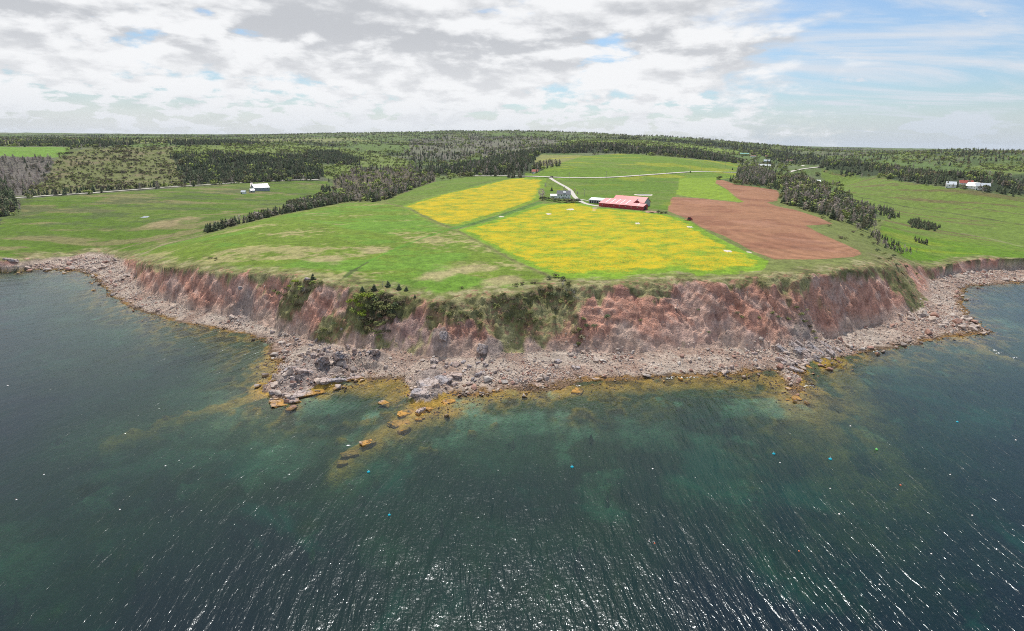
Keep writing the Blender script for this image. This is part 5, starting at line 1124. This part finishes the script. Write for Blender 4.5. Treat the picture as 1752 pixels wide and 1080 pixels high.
# vehicles
def car(px, py, rot, label):
    g = ground(px, py)[0]; r = root('car', (g[0], g[1], g[2]+.35), rot, label, 'car')
    V = []; prof = [(-2.2,.35),(-2.25,.8),(-1.5,.95),(-.9,1.45),(.8,1.48),(1.5,1.0),(2.15,.85),(2.2,.35)]
    for y in (-.85, .85): V += [(x, y*(.85 if z > 1.1 else 1), z) for x, z in prof]
    n = len(prof); mk('body', V, [tuple(range(n)), tuple(range(2*n-1, n-1, -1))]+[(k, n+k, n+(k+1) % n, (k+1) % n) for k in range(n)], m_dark, r)
    for y in (-.80, .80): box('side_window', -1.0, .95, y-.02, y+.02, 1.02, 1.36, m_glass, r)
    for x in (-1.4, 1.4):
        for y in (-.85, .85): V, Fc = [], []; tube(V, Fc, (x, y-.1, .33), (x, y+.1, .33), .34, .34, 10); Fc.append(tuple(range(9, -1, -1))); mk('wheel', V, Fc, m_black, r)
car(944, 303.3, .1, 'dark car turning at the top of the farm lane')
g = ground(1180, 377.2)[0]; tr_ = root('tractor', (g[0], g[1], g[2]+.1), R_(25), 'dark red tractor working at the edge of the ploughed field', 'tractor')
box('engine_hood', .2, 2.3, -.42, .42, .9, 1.75, m_red, tr_); box('chassis', -1.2, 2.2, -.3, .3, .6, .9, m_black, tr_)
cb = box('cab', -1.3, .18, -.75, .75, .95, 2.55, m_glass, tr_); box('cab_roof', -1.4, .3, -.85, .85, 2.553, 2.72, m_red, cb); V, Fc = [], []; tube(V, Fc, (1.4, .2, 1.75), (1.4, .2, 2.6), .06, .06); mk('exhaust', V, Fc, m_black, tr_)
for x, y, rr, wd in ((-.9, -.95, .85, .45), (-.9, .95, .85, .45), (1.8, -.8, .5, .3), (1.8, .8, .5, .3)):
    V, Fc = [], []; tube(V, Fc, (x, y-wd/2, rr), (x, y+wd/2, rr), rr, rr, 14); Fc.append(tuple(range(13, -1, -1))); wh = mk('wheel', V, Fc, m_black, tr_)
    V, Fc = [], []; tube(V, Fc, (x, y-wd/2-.02, rr), (x, y+wd/2+.02, rr), rr*.5, rr*.5, 10); Fc.append(tuple(range(9, -1, -1))); mk('rim', V, Fc, m_redroof, wh)
h_ = root('harrow', (g[0]-3.2*math.cos(R_(25)), g[1]-3.2*math.sin(R_(25)), g[2]+.1), R_(25), 'wide harrow drawn behind the tractor', 'harrow'); box('frame', -.5, .5, -2.6, 2.6, .35, .5, m_redroof, h_); box('drawbar', .5, 1.9, -.08, .08, .4, .5, m_black, h_)
for k in range(9): box('tine', -.06, .06, -2.45+k*.6, -2.35+k*.6, -.1, .349, m_black, h_)
# pale heaps in the fields, pond, yard heap
m_pale_ = flat_mat('pale_straw', (.60, .54, .44), .95); m_heap = flat_mat('brown_heap', (.42, .27, .19), .95)
def mound(name, px, py, sx, sy, h, mat, label, cat, seed):
    g = ground(px, py)[0]; n = 14; V = []; Fc = []
    for j in range(n+1):
        for i in range(n+1):
            x, y = (i/n-.5)*2, (j/n-.5)*2; d = math.hypot(x, y)*(1+.5*float(fbm(np.array(x*2.+seed), np.array(y*2.), 3, seed))); X, Y = x*sx/2, y*sy/2
            V.append((X, Y, float(hgt(g[0]+X, g[1]+Y))-g[2]-.15+h*max(0, 1-d**2)*(.6+.5*abs(float(fbm(np.array(x*5.+seed), np.array(y*5.), 2, seed+3))))+(.10 if d < 1 else -.2)))
    for j in range(n):
        for i in range(n): k = j*(n+1)+i; Fc.append((k, k+1, k+n+2, k+n+1))
    o = mk(name, V, Fc, mat); o.location = g; o['label'] = label; o['category'] = cat; return o
for k, (px, py, wpx, lb) in enumerate([(858,371,9,'Pale straw heap by the ditch between the two yellow fields'), (938.8,366.5,9,'Pale straw heap below the farmhouse hedge'), (976.5,358.5,13,'Widest pale straw heap, near the farm lane'), (1091,382.5,9,'Pale straw heap below the right end of the barn'), (1179.6,388.5,9,'Pale straw heap just below the tractor'), (1245,430,11,'Pale straw heap left of the lowest one by the ploughed edge'), (1282,432,8,'Lowest pale straw heap at the corner of the ploughed field')]):
    r = math.hypot(*ground(px, py)[0][:2]); mound('straw_heap', px, py, wpx*r/FPX*1.1, wpx*r/FPX*1.6, .5, m_pale_, lb, 'straw heap', 40+k)['group'] = 'pale heaps in the dandelion field'
mound('yard_heap', 1114, 363, 12, 9, 1.2, m_heap, 'Low brown heap in the yard at the right end of the red barn', 'heap', 71)
mound('stone_heap', 247.6, 372, 8, 9, 1.0, m_greyw, 'Grey heap of field stones alone in the left meadow', 'stone heap', 73)
g = ground(1102, 333.8)[0]; V = [(0, 0, 0)]+[(8.5*math.cos(a)*(1+.15*math.sin(3*a)), 9*math.sin(a)*(1+.12*math.cos(2*a)), 0) for a in np.linspace(0, 6.283, 33)[:-1]]
pm, t = new_mat('pond_water'); principled(t, (.05, .06, .055, 1), .08, t.noise(t.n('ShaderNodeNewGeometry').outputs['Position'], 2, 2), .05, .3, .5)
zt = max(float(hgt(g[0]+v[0], g[1]+v[1])) for v in V)+.1; o = mk('pond', V, [(0, k, k % 32+1) for k in range(1, 33)], pm); o.location = (g[0], g[1], zt); o['kind'] = 'structure'; o['label'] = 'small grey pond in the pasture behind the barn'
V = []
for a in np.linspace(0, 6.283, 33)[:-1]:
    for f in (.97, 1.12, 1.35): q = (8.5*f*math.cos(a)*(1+.15*math.sin(3*a)), 9*f*math.sin(a)*(1+.12*math.cos(2*a))); V.append((*q, .02 if f < 1.3 else float(hgt(g[0]+q[0], g[1]+q[1]))-zt-.4))
Fc = [(3*k+j, 3*k+j+1, 3*((k+1) % 32)+j+1, 3*((k+1) % 32)+j) for k in range(32) for j in range(2)]; o = mk('pond_bank', V, Fc, m_pale_); o.location = (g[0], g[1], zt); o['kind'] = 'structure'; o['label'] = 'pale earth rim of the small pond'
# floats on the water
BUOY = {'white': flat_mat('float_white', (.85, .82, .78)), 'orange': flat_mat('float_orange', (.75, .20, .10)), 'turquoise': flat_mat('float_turquoise', (.01, .42, .55)), 'green': flat_mat('float_green', (.15, .55, .12))}
def buoy(px, py, c, s, label):
    q = at(px, py, .1); r = root('buoy', (q[0], q[1], .05), rng.uniform(0, 6), label, 'buoy', 'floats on the open sea'); V, Fc = [], []; pr = [(0,-.5),(.28,-.42),(.46,-.15),(.46,.15),(.3,.42),(.12,.55),(0,.58)]; n = 10
    for rr, z in pr:
        for k in range(n): V.append((rr*s*math.cos(k*.6283), rr*s*math.sin(k*.6283), z*s*.7))
    for i in range(len(pr)-1):
        for k in range(n): Fc.append((i*n+k, i*n+(k+1) % n, (i+1)*n+(k+1) % n, (i+1)*n+k))
    s *= .85
    mk('float_body', V, Fc, BUOY[c], r); V, Fc = [], []; tube(V, Fc, (0, 0, .3*s), (.25*s, 0, .95*s), .05*s, .04*s, 5); mk('spindle', V, Fc, m_white if c != 'white' else BUOY['orange'], r)
for k, (px, py, c, s) in enumerate([(1116.7,802,'white',.6),(1334.8,791.6,'white',.5),(1420.6,835.8,'white',.5),(1436,879.6,'white',.6),(1540.8,830,'orange',.6),(1625.8,812,'white',.5),(1663.5,881.8,'white',.5),(1593.6,947.4,'white',.45),(1505,1000,'white',.45),(1367,942.7,'orange',.45),(1285,1041,'white',.4),(1110.7,926,'white',.4),(1120,929.4,'orange',.45),(1738,753,'white',.6),(1455,729,'white',.6),
        (1500,769,'green',1.0),(1324,776.6,'turquoise',1.1),(1420.6,785.6,'turquoise',1.2),(1638,722,'turquoise',.9),(630.5,807.5,'turquoise',1.1),(978.8,799,'turquoise',1.1),(666,881,'turquoise',.8),(13,660,'white',.7),(28,855,'white',.5),(205,872,'white',.5),(283,797,'white',.5),(75,812,'white',.5)]):
    side = 'far left' if px < 300 else 'left of centre' if px < 800 else 'centre' if px < 1150 else 'right of centre' if px < 1480 else 'far right'
    dist = 'near the shore' if py < 780 else 'in mid water' if py < 860 else 'well offshore' if py < 940 else 'closest to the viewer'
    buoy(px, py, c, s, f"{'Larger' if s > .7 else 'Small' if s >= .5 else 'Tiny'} {c} float on open water, {side}, {dist}")
# foam where the swell meets rocks
V, Fc = [], []
for px, py, wpx, hpx in [(1372,664,9,2.5),(1384,660.5,10,1.4),(1352,668,4,1.2),(1165,646,14,1.6),(1140,647,10,1.0),(1185,645,9,1),(1698,600,7,1.6),(1708,604,5,1.5),(1735,612,8,1.2),(1500,601,8,1),(250,528,4,1.2),(596,762,2,1),(1560,590,8,.8),(1240,643,8,.8),(990,660,5,.8)]:
    for k in range(12):
        q = at(px+random.gauss(0, wpx*.5), py+random.gauss(0, hpx*.5), .05); s = random.uniform(.06, .26); b = len(V); n = 6; V.append((q[0], q[1], .06+k*.0004))
        for j_ in range(n): r_ = s*random.uniform(.5, 1.2); V.append((q[0]+r_*1.6*math.cos(j_*1.047), q[1]+r_*math.sin(j_*1.047), .06+k*.0004))
        for j_ in range(n): Fc.append((b, b+1+j_, b+1+(j_+1) % n))
o = mk('sea_foam', V, Fc, flat_mat('foam', (.85, .87, .88), .8)); o['kind'] = 'stuff'; o['label'] = 'thin white foam where the swell meets the rocks'
# ------------------------------------------------------------------ air
hm = bpy.data.materials.new('haze_air'); hm.use_nodes = True; t = NT(hm.node_tree)
pvn = t.n('ShaderNodeVolumePrincipled', Color=(.80, .88, 1.0, 1), Density=2.6e-5, Anisotropy=.2); t.n('ShaderNodeOutputMaterial', Volume=pvn)
o = box('haze', -16500, 16500, -16500, 16500, -28.0, float(max(GZ.max(), CAM_Z))+20, hm); o['kind'] = 'stuff'; o['label'] = 'thin pale haze over the far hills'
